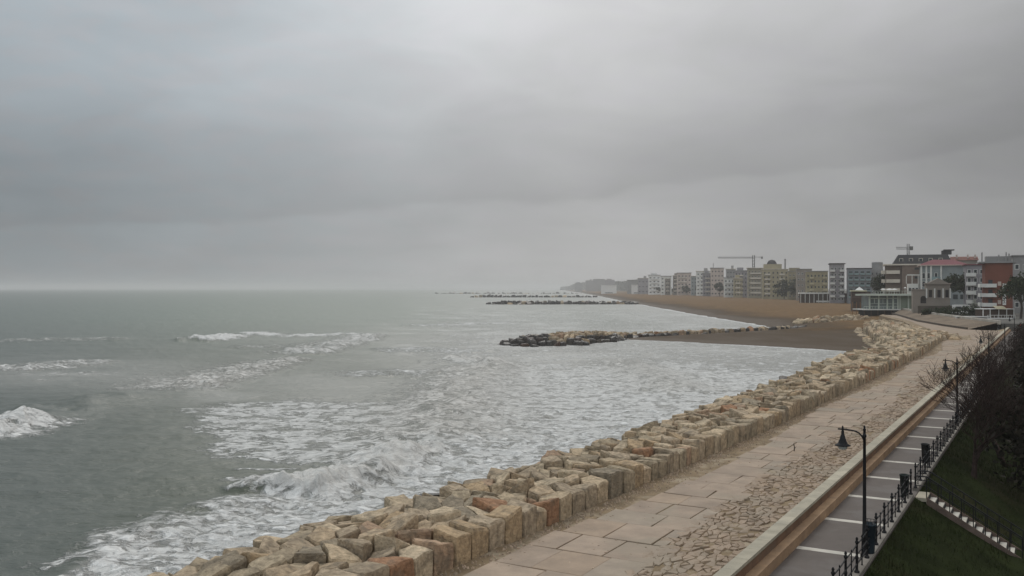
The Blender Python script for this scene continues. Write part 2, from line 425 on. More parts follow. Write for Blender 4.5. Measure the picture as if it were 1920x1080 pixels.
# breakers: polyline in pixels (projected to the sea surface), height, width behind, width in front, foam
BR = [
    ([(-60, 822), (0, 815), (50, 800), (95, 786)], .6, 4.5, 1.8, .8, 4.5, .1),
    ([(95, 786), (150, 765), (230, 748), (320, 742)], .8, 7, 3.0, 0, 0, 0),
    ([(360, 740), (420, 716), (480, 699), (540, 684), (575, 672)], .9, 6, 1.8, .60, 12, .45),
    ([(575, 668), (610, 660), (650, 650), (690, 640), (718, 626)], 1.0, 8, 2.2, .62, 11, .2),
    ([(-40, 697), (40, 694), (100, 690), (160, 684), (214, 677)], .8, 8, 3, .55, 13, .1),
    ([(-40, 640), (60, 640), (150, 638), (265, 636)], .6, 9, 4, .45, 8, .0),
    ([(380, 640), (410, 636), (442, 630)], 1.2, 8, 4, .85, 7, .0),
    ([(455, 622), (500, 628), (560, 630), (640, 629), (700, 627)], .6, 8, 4, .72, 4, .0),
    ([(420, 650), (520, 651), (640, 650)], .5, 8, 4, .45, 5, .0),
    ([(60, 1080), (170, 1035), (260, 1000), (380, 965), (480, 940), (560, 922), (620, 908)], .35, 2.5, 1.2, .6, 2.0, .1),
    ([(540, 940), (600, 922), (660, 905), (710, 892), (750, 866), (790, 850), (826, 838)], 1.1, 3.2, 1.3, 1.0, 4.4, .45),
    ([(826, 838), (842, 800), (850, 760), (870, 725), (905, 695), (925, 680)], .6, 6, 5, .62, 8, .6),
    ([(850, 672), (890, 680), (940, 690)], .9, 6, 3, .75, 5, .5),
    ([(1130, 672), (1190, 690), (1250, 718), (1300, 744)], .6, 6, 4, .55, 5, .5),
    ([(760, 612), (860, 610), (980, 606)], .6, 10, 6, .6, 10, .0),
    ([(700, 660), (800, 657), (900, 662)], .5, 8, 4, .55, 8, .0),
    ([(1000, 606), (1150, 602), (1300, 604)], .4, 8, 4, .5, 9, .0),
    ([(980, 590), (1090, 586), (1240, 590)], .4, 10, 6, .5, 12, .0),
    ([(620, 706), (720, 700), (860, 704)], .4, 6, 3, .5, 6, .0),
    ([(385, 857), (440, 860), (540, 866)], .06, .5, .4, .75, .45, .0),
    ([(440, 880), (500, 879), (560, 881)], .06, .5, .4, .8, .4, .0),
    ([(418, 898), (480, 896), (550, 899)], .06, .5, .4, .75, .4, .0),
    ([(190, 1110), (60, 1130), (-60, 1170)], .4, 2, 1, .5, 2, .0),
]
silt = np.zeros_like(SX)
turb = fbm(SX / 1.3, SY / 1.3, 4, 33)
turb2 = fbm(SX / 4.5, SY / 4.5, 3, 41)
crest = np.zeros_like(SX)
for pl, hh, wb, wf, fo, fw, br_ in BR:
    wp = [W(a, b, 0) for a, b in pl]
    if wp[-1][0] < wp[0][0]: wp = wp[::-1]
    dist, sgn, par = seg_dist(SX + turb2 * 1.2, SY + turb2 * 1.2, wp)
    # behind = farther from the viewer (left of travel when going +x): sgn > 0
    endf = sm(par, 0, .12) * (1 - sm(par, .88, 1)) if fo > 0 else sm(par, -.2, .0) * (1 - sm(par, .6, 1))
    endf = endf * (dist < 90)
    front = sgn < 0
    prof = np.where(front, np.exp(-(dist / wf) ** 2), np.exp(-(dist / wb) ** 2))
    var = .75 + .5 * turb2
    Hh += hh * prof * endf * var
    if fo > 0:
        band = np.exp(-(np.where(front, dist / (wf * 1.4), dist / fw)) ** 2) * endf
        solid = np.maximum(solid, fo * np.clip(band * 1.25 + turb * .32 * band, 0, 1))
        Hh += turb * .30 * band * min(1, hh) * fo
        silt = np.maximum(silt, br_ * band)
# foam carried in front of the shore breaker up to the rocks
shb = [W(a, b, 0) for a, b in [(-60, 1120), (60, 1080), (170, 1035), (260, 1000), (380, 965), (480, 940), (600, 915), (660, 905), (710, 892), (750, 866), (790, 850), (826, 838), (900, 790)]]
dist, sgn, par = seg_dist(SX + turb2, SY + turb2, shb)
infr = np.where(sgn < 0, sm(dist, 0, 1.2), 0) * (dist < 40) * (PYY > 770) * sm(PXX, 0, 200)
solid = np.maximum(solid, infr * (.50 + .34 * turb)); lace = np.maximum(lace, infr * .9); milk = np.maximum(milk, infr * .8)
Hh += infr * turb * .12
# broken trailing foam behind every breaker
solid = solid * (1 + .35 * fbm(SX / 3.2, SY / 2.2, 4, 55))
lace = np.maximum(lace, solid * .9)
# wash against the rocks
AS = (SX - O0[0]) * PX + (SY - O0[1]) * PY; AT = (SX - O0[0]) * PY - (SY - O0[1]) * PX
edge_t = np.interp(AS, sea_s, sea_t) - 3.2
dw = edge_t - AT
ok = (AS > -60) & (AS < 125)
w1 = np.where(ok, np.exp(-(np.clip(dw, 0, 99) / 3.4) ** 2), 0)
w2 = np.where(ok, np.exp(-(np.clip(dw, 0, 99) / 9.0) ** 2), 0) * sm(AS, -12, 8)
solid = np.maximum(solid, w1 * (.80 + .2 * turb))
lace = np.maximum(lace, w2 * .95); milk = np.maximum(milk, w2 * .6)
Hh += w1 * (.25 + .3 * turb)
# shoreline of the beach
ds = np.abs(np.interp(SY, xsY, xsX) - SX)
okb = SY > 172
sl_ = np.where(okb, np.exp(-(ds / 3.0) ** 2), 0)
solid = np.maximum(solid, sl_ * .9); milk = np.maximum(milk, np.where(okb, np.exp(-(ds / 60) ** 2), 0) * .95)
Hh = Hh * np.where(okb, np.clip(ds / 12, .1, 1), 1)
nr2, nc2 = SX.shape
Hh = np.where((AT > edge_t + 5.5) & (AS < 190), -2.0, Hh)
Hh = np.where((SY > 190) & (SX > np.interp(SY, xsY, xsX) + 10) & (AT < -12), -1.0, Hh)
idx = np.arange(nr2 * nc2).reshape(nr2, nc2)
q2 = np.stack([idx[:-1, :-1], idx[1:, :-1], idx[1:, 1:], idx[:-1, 1:]], -1).reshape(-1, 4)

m = bpy.data.materials.new('sea water'); m.use_nodes = True
t = NT(m.node_tree); t.n.clear()
out = t.node('ShaderNodeOutputMaterial'); g = t.node('ShaderNodeNewGeometry'); pos = g.outputs['Position']
def A(n):
    a = t.node('ShaderNodeAttribute'); a.attribute_name = n; return a.outputs['Fac']
aL, aM, aS, aB = A('lace'), A('milk'), A('solid'), A('silt')
sp = t.node('ShaderNodeSeparateXYZ'); t.l.new(pos, sp.inputs[0])
big = t.noise(t.vscale(pos, .012, .006, .0), 1.0, 4, .55)
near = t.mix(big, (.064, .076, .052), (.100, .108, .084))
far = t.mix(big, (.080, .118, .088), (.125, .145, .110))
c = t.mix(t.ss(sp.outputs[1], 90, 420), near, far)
blu = t.ss(t.m('DIVIDE', sp.outputs[0], t.m('MAXIMUM', sp.outputs[1], 1)), -.56, -.30, .5, 0)
c = t.mix(blu, c, (.085, .100, .100))
c = t.mix(t.m('MULTIPLY', aM, t.ss(big, .2, .7, .8, 1.0)), c, (.30, .295, .272))
# foam lace
wv = t.node('ShaderNodeVectorMath'); wv.operation = 'MULTIPLY_ADD'
nwc = t.node('ShaderNodeTexNoise'); t.l.new(pos, nwc.inputs['Vector']); nwc.inputs['Scale'].default_value = .8
t.l.new(nwc.outputs['Color'], wv.inputs[0]); wv.inputs[1].default_value = (1.4, 1.4, 0); t.l.new(pos, wv.inputs[2])
wp_ = wv.outputs[0]
l1 = t.noise(t.vscale(wp_, .46, .50, 0), 1.0, 5, .66)
l2 = t.noise(t.vscale(wp_, 1.5, 2.0, 0), 1.0, 4, .65)
ridge = t.m('ABSOLUTE', t.m('SUBTRACT', l1, .5))
lf = t.m('ADD', t.m('MULTIPLY', l1, .62), t.m('MULTIPLY', l2, .38))
th = t.m('SUBTRACT', .755, t.m('MULTIPLY', aL, .36))
foam = t.ss(lf, t.m('SUBTRACT', th, .03), t.m('ADD', th, .07))
foam = t.m('MULTIPLY', foam, t.ss(aL, .05, .3))
lb = t.noise(t.vscale(pos, .045, .05, 0), 1.0, 6, .72, .5)
thb = t.m('SUBTRACT', .70, t.m('MULTIPLY', aL, .26))
fbig = t.m('MULTIPLY', t.ss(lb, t.m('SUBTRACT', thb, .05), t.m('ADD', thb, .13)), t.ss(sp.outputs[1], 90, 220, 0, .8))
fbig = t.m('MULTIPLY', fbig, t.ss(aL, .05, .3))
foam = t.m('MAXIMUM', foam, fbig)
l3 = t.noise(t.vscale(pos, .5, 1.6, 0), 1.0, 4, .6)
solidn = t.m('ADD', aS, t.m('ADD', t.m('MULTIPLY', t.m('SUBTRACT', l2, .5), 1.3), t.m('MULTIPLY', t.m('SUBTRACT', l1, .5), .9)))
sf = t.ss(solidn, .26, .74)
ft = t.m('MAXIMUM', t.m('MULTIPLY', foam, .80), sf)
fcol = t.mix(t.ss(l2, .3, .7), (.42, .42, .41), (.72, .72, .70))
fcol = t.mix(t.m('MULTIPLY', aB, .75), fcol, (.40, .37, .32))
b = t.node('ShaderNodeBsdfPrincipled')
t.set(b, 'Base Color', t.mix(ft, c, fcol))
t.set(b, 'Roughness', t.m('ADD', .34, t.m('MULTIPLY', ft, .5)))
b.inputs['IOR'].default_value = 1.33
t.set(b, 'Specular IOR Level', t.ss(ft, 0, 1, .27, .08))
bp = t.node('ShaderNodeBump'); bp.inputs['Distance'].default_value = .10
hb = t.m('ADD', t.m('ADD', t.m('MULTIPLY', t.noise(t.vscale(pos, .45, 1.1, .5), 1.0, 6, .65), 1.6), t.m('MULTIPLY', l2, .7)), t.m('MULTIPLY', ft, t.m('ADD', .6, t.m('MULTIPLY', l2, 2.6))))
t.l.new(hb, bp.inputs['Height']); t.l.new(bp.outputs[0], b.inputs['Normal'])
t.l.new(b.outputs[0], out.inputs[0])
M_sea = m
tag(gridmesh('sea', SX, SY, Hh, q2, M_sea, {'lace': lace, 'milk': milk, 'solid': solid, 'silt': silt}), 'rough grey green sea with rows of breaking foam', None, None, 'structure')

# ------------------------------------------------------------------ rocks
def clip(poly, nx, ny, c):          # keep nx*x+ny*y <= c
    o = []
    for i in range(len(poly)):
        a, b_ = poly[i], poly[(i + 1) % len(poly)]
        da, db = nx * a[0] + ny * a[1] - c, nx * b_[0] + ny * b_[1] - c
        if da <= 0: o.append(a)
        if da * db < 0:
            u = da / (da - db); o.append((a[0] + (b_[0] - a[0]) * u, a[1] + (b_[1] - a[1]) * u))
    return o
def voronoi(seeds, rmax):
    P = np.array(seeds); out_ = []
    for i, p in enumerate(P):
        dd_ = np.hypot(P[:, 0] - p[0], P[:, 1] - p[1])
        nb = np.argsort(dd_)[1:18]
        poly = [(p[0] + rmax * math.cos(a) , p[1] + rmax * math.sin(a)) for a in [k * math.pi / 4 + .3 for k in range(8)]]
        for j in nb:
            if dd_[j] > 2.2 * rmax: break
            qx, qy = P[j]; nx, ny = qx - p[0], qy - p[1]
            poly = clip(poly, nx, ny, (nx * (p[0] + qx) + ny * (p[1] + qy)) / 2)
            if len(poly) < 3: break
        out_.append(poly)
    return out_
def rock(mb, poly, zb, zt, r, m, col, gap=.05, tilt=.16, fine=True, cham=.13):
    n0 = len(poly)
    if n0 < 3: return False
    cx = sum(p[0] for p in poly) / n0; cy = sum(p[1] for p in poly) / n0
    rad = sum(math.hypot(p[0] - cx, p[1] - cy) for p in poly) / n0
    if rad < .18: return False
    # drop very short edges, insert midpoints
    pp = []
    for i in range(n0):
        a, b_ = poly[i], poly[(i + 1) % n0]
        L = math.hypot(b_[0] - a[0], b_[1] - a[1])
        if L < .12 * rad: continue
        pp.append(a)
        if fine and L > .5 * rad:
            k = r.uniform(.35, .65); j = r.uniform(-.11, .05) * rad
            nx, ny = (b_[1] - a[1]) / L, -(b_[0] - a[0]) / L
            pp.append((a[0] + (b_[0] - a[0]) * k + nx * j, a[1] + (b_[1] - a[1]) * k + ny * j))
    if len(pp) < 3: return False
    k0 = max(.5, 1 - gap / rad)
    n = len(pp)
    tx, ty = r.gauss(0, tilt), r.gauss(0, tilt)
    ch = cham * rad * r.uniform(.7, 1.5)
    vs = []
    def ring(k, zf, jz, jr):
        for (x, y) in pp:
            kk = k * (1 + r.uniform(-jr, jr))
            X, Y = cx + (x - cx) * kk, cy + (y - cy) * kk
            vs.append((X, Y, zf(X, Y) + r.uniform(-jz, jz)))
    top = lambda X, Y: zt + (X - cx) * tx + (Y - cy) * ty
    H = zt - zb
    ring(k0 * .97, lambda X, Y: zb, 0, .0)
    if fine: ring(k0 * 1.0, lambda X, Y: zb + H * .5, .04, .035)
    ring(k0 * 1.0, lambda X, Y: top(X, Y) - ch * 1.2, .03, .02)
    ring(k0 * (1 - ch / rad * .8), lambda X, Y: top(X, Y) - ch * .15, .02 + .02 * rad, .03)
    if fine: ring(k0 * .5, lambda X, Y: top(X, Y) + .01 * rad, .035 * rad, .15)
    nrings = 5 if fine else 3
    vs.append((cx, cy, zt + r.uniform(-.02, .08) * rad))
    fs = []
    for q_ in range(nrings - 1):
        for i in range(n):
            i2 = (i + 1) % n; a, b_, c_, d_ = q_ * n + i, q_ * n + i2, (q_ + 1) * n + i2, (q_ + 1) * n + i
            if r.random() < .5: fs += [(a, b_, c_), (a, c_, d_)]
            else: fs += [(a, b_, d_), (b_, c_, d_)]
    for i in range(n): fs.append(((nrings - 1) * n + i, (nrings - 1) * n + (i + 1) % n, len(vs) - 1))
    mb.add(vs, fs, m, col)
    return True
KINDS = [('tan', (1.0, .98, .95)), ('tan', (.9, .9, .86)), ('pale buff', (1.28, 1.27, 1.22)), ('ochre', (1.06, .96, .82)),
         ('rusty red', (.86, .60, .48)), ('grey', (.74, .76, .76)), ('pinkish', (1.0, .86, .80)), ('tan', (1.1, 1.04, .96)), ('pale buff', (1.2, 1.16, 1.08))]
KW = [28, 18, 12, 8, 2.5, 6, 5, 20, 8]
rr = random.Random(11)
# seeds in frame coordinates
seeds = []; info = []
s = -16.0; front = []
while s < 154:
    wdt = rr.uniform(.70, 1.35); front.append(s + wdt / 2); s += wdt
for i, sv in enumerate(front):
    t0 = tl(sv); seeds.append((sv, t0 - .58 + rr.uniform(-.08, .08))); info.append(('front', sv))
    seeds.append((sv, t0 + .58)); info.append(('ghost', sv))
s = -16.0
while s < 154:
    t0, t1 = tl(s), ts(s) - 4.0
    tt = t0 - 1.45
    while tt > t1:
        a = s + rr.uniform(-.48, .48); b_ = tt + rr.uniform(-.25, .25)
        seeds.append((a, b_)); info.append(('body', a)); tt -= rr.uniform(.66, .95) * (1.0 if s < 60 else 1.3)
    s += 1.10 if s < 60 else 1.55
cells = voronoi(seeds, 1.5)
rest = MB(); cand = []
for (sd_, inf, poly) in zip(seeds, info, cells):
    if inf[0] == 'ghost': continue
    sv, tv = sd_
    t0, t1 = tl(sv), ts(sv)
    if inf[0] == 'front':
        sn = (tl(sv + .5) - tl(sv - .5))
        poly = clip(poly, -sn, 1, (t0 - sn * sv) + rr.uniform(-.05, .10))
    u = (t0 - tv) / (t0 - t1)
    if u < 1: zt = ZPR + .88 - .42 * u * u * 1.1 + rr.uniform(-.27, .2)
    else: zt = ZPR + .05 - (tv - t1) * -0.95 + rr.uniform(-.15, .15)
    if .93 < u < 1.0: zt -= .12
    if inf[0] == 'front': zt = ZPR + rr.uniform(.72, 1.02)
    zb = ZPR - .25 if u < .3 else zt - 1.3
    if len(poly) < 3: continue
    wpoly = [F(a, b_) for a, b_ in poly][::-1]
    x, y = F(sv, tv)
    px = 960 + FP * x / max(y, 1); py = HY + (CZ - zt) * FP / max(y, 1)
    kind = rr.choices(range(len(KINDS)), KW)[0]
    wet = u > .985
    vis = (-30 < px < 1950) and (py < 1110) and u < 1.0
    A_ = 0
    for i in range(len(wpoly)): A_ += wpoly[i][0] * wpoly[(i + 1) % len(wpoly)][1] - wpoly[(i + 1) % len(wpoly)][0] * wpoly[i][1]
    if A_ < 0: wpoly = wpoly[::-1]
    cand.append(dict(poly=wpoly, zb=zb, zt=zt, kind=kind, wet=wet, vis=vis, y=y, x=x, u=u, s=sv, fr=inf[0] == 'front', px=px, py=py,
                     size=(math.sqrt(abs(A_)) / y)))
vis = sorted([c for c in cand if c['vis']], key=lambda c: -c['size'])[:300]
for c in vis: c['ind'] = True
ORD = 'first second third fourth fifth sixth seventh eighth ninth tenth eleventh twelfth thirteenth fourteenth fifteenth sixteenth seventeenth eighteenth nineteenth twentieth'.split()
fr_sorted = sorted([c for c in cand if c['fr'] and c['vis'] and c['px'] > 640], key=lambda c: c['s'])
for i, c in enumerate(fr_sorted):
    c['ford'] = i
# the photographed colours of the first few blocks of the front row
for i, k in enumerate([0, 4, 2, 6, 3, 3, 0, 3, 0, 7]):
    if i < len(fr_sorted): fr_sorted[i]['kind'] = k
for c in cand:
    kn, kc = KINDS[c['kind']]
    v = rr.uniform(.86, 1.12); col = tuple(min(2, a * v) for a in kc)
    m_ = M_rock
    if c['wet']: m_ = M_wet; kn = 'wet dark'
    if c.get('ind'):
        mb = MB()
        if rock(mb, c['poly'], c['zb'], c['zt'], rr, m_, col, gap=.05, tilt=.20 if not c['fr'] else .10, cham=.10):
            n_ = len(c['poly']); ox, oy = c['x'], c['y']
            o = mb.build('boulder', None, False, (ox, oy, c['zb']))
            if c['fr'] and 'ford' in c and c['ford'] < 20:
                lab = '%s squared block, %s from the bottom edge in the row facing the promenade' % (kn, ORD[c['ford']])
                tag(o, lab, 'boulder', 'stone blocks of the sea defence')
            else:
                zone = 'nearest' if c['s'] < 8 else ('near' if c['s'] < 24 else 'middle')
                if c['fr']: row = 'in the row facing the promenade, %s stretch of sea defence' % zone
                elif c['u'] < .42: row = 'just behind the front row, %s stretch of sea defence' % zone
                elif c['u'] < .75: row = 'midway across the %s stretch of sea defence' % zone
                else: row = 'along the seaward edge of the %s sea defence' % zone
                tag(o, '%s angular boulder %s' % (kn, row), 'boulder', '%s boulders %s' % (kn, row))
    else:
        rock(rest, c['poly'], c['zb'], c['zt'], rr, m_, col, gap=.075, tilt=.21, fine=c['y'] < 75, cham=.12)

def strip_rocks(mb, centre, widths, ztops, spacing, r, wetfn, zbase=-1.0, fine=False, tilt=.22, colmul=1.0):
    """rocks packed along a centreline with a domed cross-section"""
    P = [Vector(p) for p in centre]; L = [0]
    for a, b_ in zip(P, P[1:]): L.append(L[-1] + (b_ - a).length)
    sds = []; meta = []
    s_ = 0
    while s_ <= L[-1]:
        x = np.interp(s_, L, [p.x for p in P]); y = np.interp(s_, L, [p.y for p in P])
        x2 = np.interp(min(s_ + 1, L[-1]), L, [p.x for p in P]); y2 = np.interp(min(s_ + 1, L[-1]), L, [p.y for p in P])
        if s_ + 1 > L[-1]:
            dv = (P[-1] - P[-2]).normalized()
        else: dv = Vector((x2 - x, y2 - y)).normalized()
        hw = np.interp(s_, L, widths) / 2; zt = np.interp(s_, L, ztops)
        tt = -hw
        while tt <= hw:
            a, b_ = r.uniform(-.3, .3) * spacing, r.uniform(-.3, .3) * spacing
            sds.append((x + dv.x * a + dv.y * (tt + b_), y + dv.y * a - dv.x * (tt + b_)))
            meta.append((s_, tt / hw if hw > 0 else 0, zt)); tt += spacing * r.uniform(.85, 1.1)
        s_ += spacing * 1.05
    for sd_, me_, poly in zip(sds, meta, voronoi(sds, spacing * .85)):
        k = me_[1]; zt = me_[2] * (1 - abs(k) ** 2.2 * .85) + r.uniform(-.22, .22) * spacing * .6
        kind = r.choices(range(len(KINDS)), KW)[0]; v = r.uniform(.7, 1.15) * colmul
        wet = wetfn(sd_, k, zt, r)
        rock(mb, poly, min(zbase, zt - .8), zt, r, M_wet if wet else M_rock, tuple(a * v for a in KINDS[kind][1]), gap=.10 * spacing, tilt=tilt, fine=fine, cham=.2)
# rubble round the bend of the sea defence
strip_rocks(rest, [(73, 158), (80, 185), (88, 212), (97, 243), (104, 268)], [16, 15, 14, 12, 7], [3.9, 3.8, 3.5, 3.2, 2.6], 1.9, rr, lambda p, k, z, r: False, .0, True, .24, 1.12)
tag(rest.build('boulder_slope'), 'tan boulders of the far stretch of sea defence bending round beside the beach', 'boulders', None, 'stuff')
gm = MB()
strip_rocks(gm, [(-1.5, 195), (3, 196), (9, 199), (18, 210), (24, 219), (30, 225), (45, 239), (73, 264), (86, 276)], [5, 11, 13, 11, 6, 3.4, 2.6, 2.2, 1.8], [1.0, 1.9, 2.3, 2.2, 1.6, 1.15, 1.0, .95, 1.0], 1.4, rr,
            lambda p, k, z, r: (p[0] < 8 and (k > -.1 or p[0] < 2)) or (k > .55 and r.random() < .7) or z < .9, -.8, True)
tag(gm.build('rock_groyne'), 'nearest rock groyne with a dark wet head and pale boulders along its crest', 'groyne', None, 'stuff')
for (pa, pb, py_, lab, hgt) in [(918, 1190, 570.5, 'second rock groyne out from the promenade, low and dark in the surf', 2.6),
                          (878, 1120, 557.5, 'third rock groyne, a thin dark line between white surf', 3.0),
                          (822, 1095, 550.5, 'farthest rock groyne, faint line in the haze', 3.4)]:
    gm = MB()
    x0, y0 = W(pa, py_, 0); x1, y1 = W(pb, py_, 0)
    spc = 3.0 if y0 < 900 else (5.0 if y0 < 1500 else 8)
    strip_rocks(gm, [(x0, y0), (x0 + .1 * (x1 - x0), y0), (x1, y1 + .01)], [5, 9, 7], [1.2, hgt, hgt * .8], spc, rr, lambda p, k, z, r: r.random() < .9, -.8, False)
    tag(gm.build('rock_groyne'), lab, 'groyne', None, 'stuff')
gm = MB()
strip_rocks(gm, [(91, 299), (98, 303), (106, 306), (113, 309), (119, 312)], [5, 8, 9, 8, 5], [1.5, 2.3, 2.7, 2.8, 2.5], 1.9, rr, lambda p, k, z, r: False, .8, False, .3, 1.1)
for k in range(16):
    x, y = W(rr.uniform(1330, 1520), rr.uniform(608, 616), 1.0)
tag(gm.build('boulder_pile'), 'low pile of pale boulders half buried in the beach below the pavilion', 'boulders', None, 'stuff')

# ------------------------------------------------------------------ promenade slabs
pm = MB()
# base sheet
pts_l = [F(s_, tl(s_) - 1.0) for s_ in (-60, -9.2, 22.7, 60, 97, 130, 154)]
bend = [(84, 190), (92, 214), (103, 246), (118, 300)]
inner = [(124, 312), (103.5, 240), (94, 196)]
pts_r = [F(s_, -3.0) for s_ in (196, 100, 50, 0, -60)]
pm.prism(pts_l + bend + inner + [(100, 193)] + pts_r, ZPR - 1.2, ZPR - .045, M_grit)
tag(pm.build('promenade_bed'), 'sandy grit bed of the promenade along the foot of the blocks', None, None, 'structure')
pv = MB(); r2 = random.Random(5)
s = -55.0
while s < 150:
    dep = r2.uniform(1.5, 2.3)
    smid = s + dep / 2
    tL = tl(smid) + .95 + .5 * math.sin(smid * .13) + r2.uniform(-.2, .2); 
    wr = 2.1 + .5 * math.sin(smid * .09 + 1) if smid < 70 else max(.2, 2.0 - (smid - 70) * .04)
    tR = -3.1 - wr + r2.uniform(-.4, .4)
    tt = tL
    while tt < tR - .3:
        wd = min(r2.uniform(1.0, 2.3), tR - tt)
        if wd < .4: break
        v = r2.uniform(.90, 1.09); k = r2.random()
        col = (v, v * (.97 if k < .25 else 1), v * (.92 if k < .25 else 1)) if k < .8 else (v * .93, v * .98, v * 1.0)
        g_ = .022; z = ZPR + r2.uniform(-.012, .012)
        a0, a1, b0, b1 = s + g_, s + dep - g_, tt + g_, tt + wd - g_
        j = lambda: r2.uniform(-.03, .03)
        qd = [(a0 + j(), b0 + j()), (a1 + j(), b0 + j()), (a1 + j(), b1 + j()), (a0 + j(), b1 + j())]
        tz = [r2.uniform(-.012, .012) for _ in range(4)]
        cxx = sum(p[0] for p in qd) / 4; cyy = sum(p[1] for p in qd) / 4
        lo = [F(*p) for p in qd]; hi = [F(cxx + (p[0] - cxx) * (1 - .03 / dep), cyy + (p[1] - cyy) * (1 - .03 / wd)) for p in qd]
        vs = [(x, y, z - .06) for x, y in lo] + [(x, y, z - .012 + tz[i]) for i, (x, y) in enumerate(lo)] + [(x, y, z + tz[i]) for i, (x, y) in enumerate(hi)]
        fs = [(8, 11, 10, 9)] + [(q_ * 4 + i, q_ * 4 + 4 + i, q_ * 4 + 4 + (i + 1) % 4, q_ * 4 + (i + 1) % 4) for q_ in (0, 1) for i in range(4)]
        pv.add(vs, fs, M_slab, col)
        tt += wd
    s += dep
# the walk beyond the bend
pv.prism([F(150, tl(150) + 1), (82.5, 178), (86, 190), (94, 214), (105, 246), (121, 304), (123.5, 300), (105.5, 243), (99.5, 215), (96.5, 196), F(180, -3.3), F(150, -3.3)], ZPR - .06, ZPR - .004, M_slab, (.95, .94, .92))
tag(pv.build('promenade'), 'wide promenade of large worn tan stone slabs', None, None, 'structure')

# rough rubble band against the parapet, and grit along the rocks
rb = MB(); r3 = random.Random(9); sds = []; meta = []
s = -50.0
while s < 85:
    wr = 2.3 + .5 * math.sin(s * .09 + 1) if s < 70 else max(.2, 2.2 - (s - 70) * .12)
    tt = -3.12
    while tt > -3.1 - wr:
        sds.append((s + r3.uniform(-.2, .2), tt + r3.uniform(-.11, .11))); tt -= r3.uniform(.20, .40)
    s += .40 if s < 40 else .65
for sd_, poly in zip(sds, voronoi([(a * .6, b_) for a, b_ in sds], .42)):
    poly = clip([(a / .6, b_) for a, b_ in poly], 0, 1, -3.1)
    if len(poly) < 3 or r3.random() < .06: continue
    wp = [F(a, b_) for a, b_ in poly]
    A_ = sum(wp[i][0] * wp[(i + 1) % len(wp)][1] - wp[(i + 1) % len(wp)][0] * wp[i][1] for i in range(len(wp)))
    if A_ < 0: wp = wp[::-1]
    v = r3.uniform(.78, 1.0)
    rock(rb, wp, ZPR - .06, ZPR + r3.uniform(-.03, .018), r3, M_slab, (v, v * .97, v * .92), gap=.012, tilt=.07, fine=False, cham=.15)
tag(rb.build('rubble_paving'), 'band of rough broken paving stones beside the parapet', 'rubble', None, 'stuff')
dbm = MB()
for k in range(4200):
    sv = r3.uniform(-20, 110); base = tl(sv)
    tv = base + abs(r3.gauss(0, .5)) + .05
    if r3.random() < .15: tv = r3.uniform(base, -5)
    x, y = F(sv, tv); rd = r3.uniform(.015, .05) * (1.4 if r3.random() < .06 else 1)
    n = 5; a0 = r3.uniform(0, 6)
    poly = [(x + rd * r3.uniform(.7, 1.4) * math.cos(a0 + 2 * math.pi * i / n), y + rd * r3.uniform(.7, 1.4) * math.sin(a0 + 2 * math.pi * i / n)) for i in range(n)]
    zb = ZPR - .05; h = rd * r3.uniform(.25, .7)
    top = [(x + (p[0] - x) * .6, y + (p[1] - y) * .6, zb + .04 + h) for p in poly]
    dbm.add([(p[0], p[1], zb) for p in poly] + top, [tuple(range(n, 2 * n))] + [(i, (i + 1) % n, n + (i + 1) % n, n + i) for i in range(n)], M_slab, tuple([r3.uniform(1.0, 1.7)] * 3))
tag(dbm.build('pebbles'), 'washed up pebbles and stone chips at the foot of the blocks', 'pebbles', None, 'stuff')

# driftwood stake standing on the promenade
bx, by = W(1489, 846, ZPR)
mb = MB(); mb.tube([(0, 0, -.04), (.03, 0, .3), (-.02, .02, .72)], [.05, .045, .03], M_bark2, 6); mb.tube([(.02, 0, .2), (.2, .03, .42)], [.03, .015], M_bark2, 5); mb.tube([(0, 0, .45), (-.12, .02, .62)], [.022, .01], M_bark2, 5)
o = mb.build('driftwood'); o.scale = (.6, .6, .6); o.location = (bx, by, ZPR); tag(o, 'small forked piece of driftwood standing on the promenade slabs', 'driftwood')

# ------------------------------------------------------------------ parapet, lower path
def strip(mb, s0, s1, ta, tb, z0, z1, m, step=2.4, joint=.0, col=(1, 1, 1), jit=0):
    s_ = s0
    while s_ < s1:
        e = min(s1, s_ + step); v = 1 + (rnd.uniform(-jit, jit) if jit else 0)
        mb.prism([F(s_ + joint, ta), F(e - joint, ta), F(e - joint, tb), F(s_ + joint, tb)], z0, z1, m, (v, v, v)); s_ = e
M_copA = mat('coping stone', (.36, .325, .25), .75, .14, 1.5, .012, 12, attr=True, stain=(.27, .25, .20), sscale=.8, stainf=.55)
M_wallA = mat('wall block', (.17, .105, .068), .85, .2, 1.5, .015, 9, attr=True, stain=(.15, .11, .08), sscale=.8, stainf=.6)
M_ledA = mat('ledge brick', (.31, .205, .125), .85, .16, 1.5, .012, 9, attr=True, stain=(.25, .17, .115), sscale=.9, stainf=.5)
par = empty('parapet_wall', F(0, -2.9) + (ZP,), 'low terracotta parapet with pale coping between the promenade and the lower path', 'wall')
inv = lambda o, p: setattr(o, 'location', tuple(-v for v in p.location))
mb = MB(); strip(mb, -60, 200, -3.03, -2.70, ZP - .3, 3.30, M_wallA, 3.0, .003, jit=.1); inv(mb.build('wall', par), par)
mb = MB(); strip(mb, -60, 200, -3.10, -2.64, 3.302, 3.41, M_copA, 1.25, .006, jit=.1); inv(mb.build('coping', par), par)
mb = MB(); strip(mb, -60, 200, -2.697, -2.36, ZP - .3, ZP + .36, M_ledA, 2.0, .004, jit=.08); inv(mb.build('ledge', par), par)
pth = MB(); strip(pth, -60, 200, -2.36, .26, ZP - .5, ZP, M_path, 20); 
tag(pth.build('footpath'), 'grey lower footpath crossed by pale stone bands', None, None, 'structure')
bd = MB()
s_base = G(*W(1545, 1033, ZP))[0]
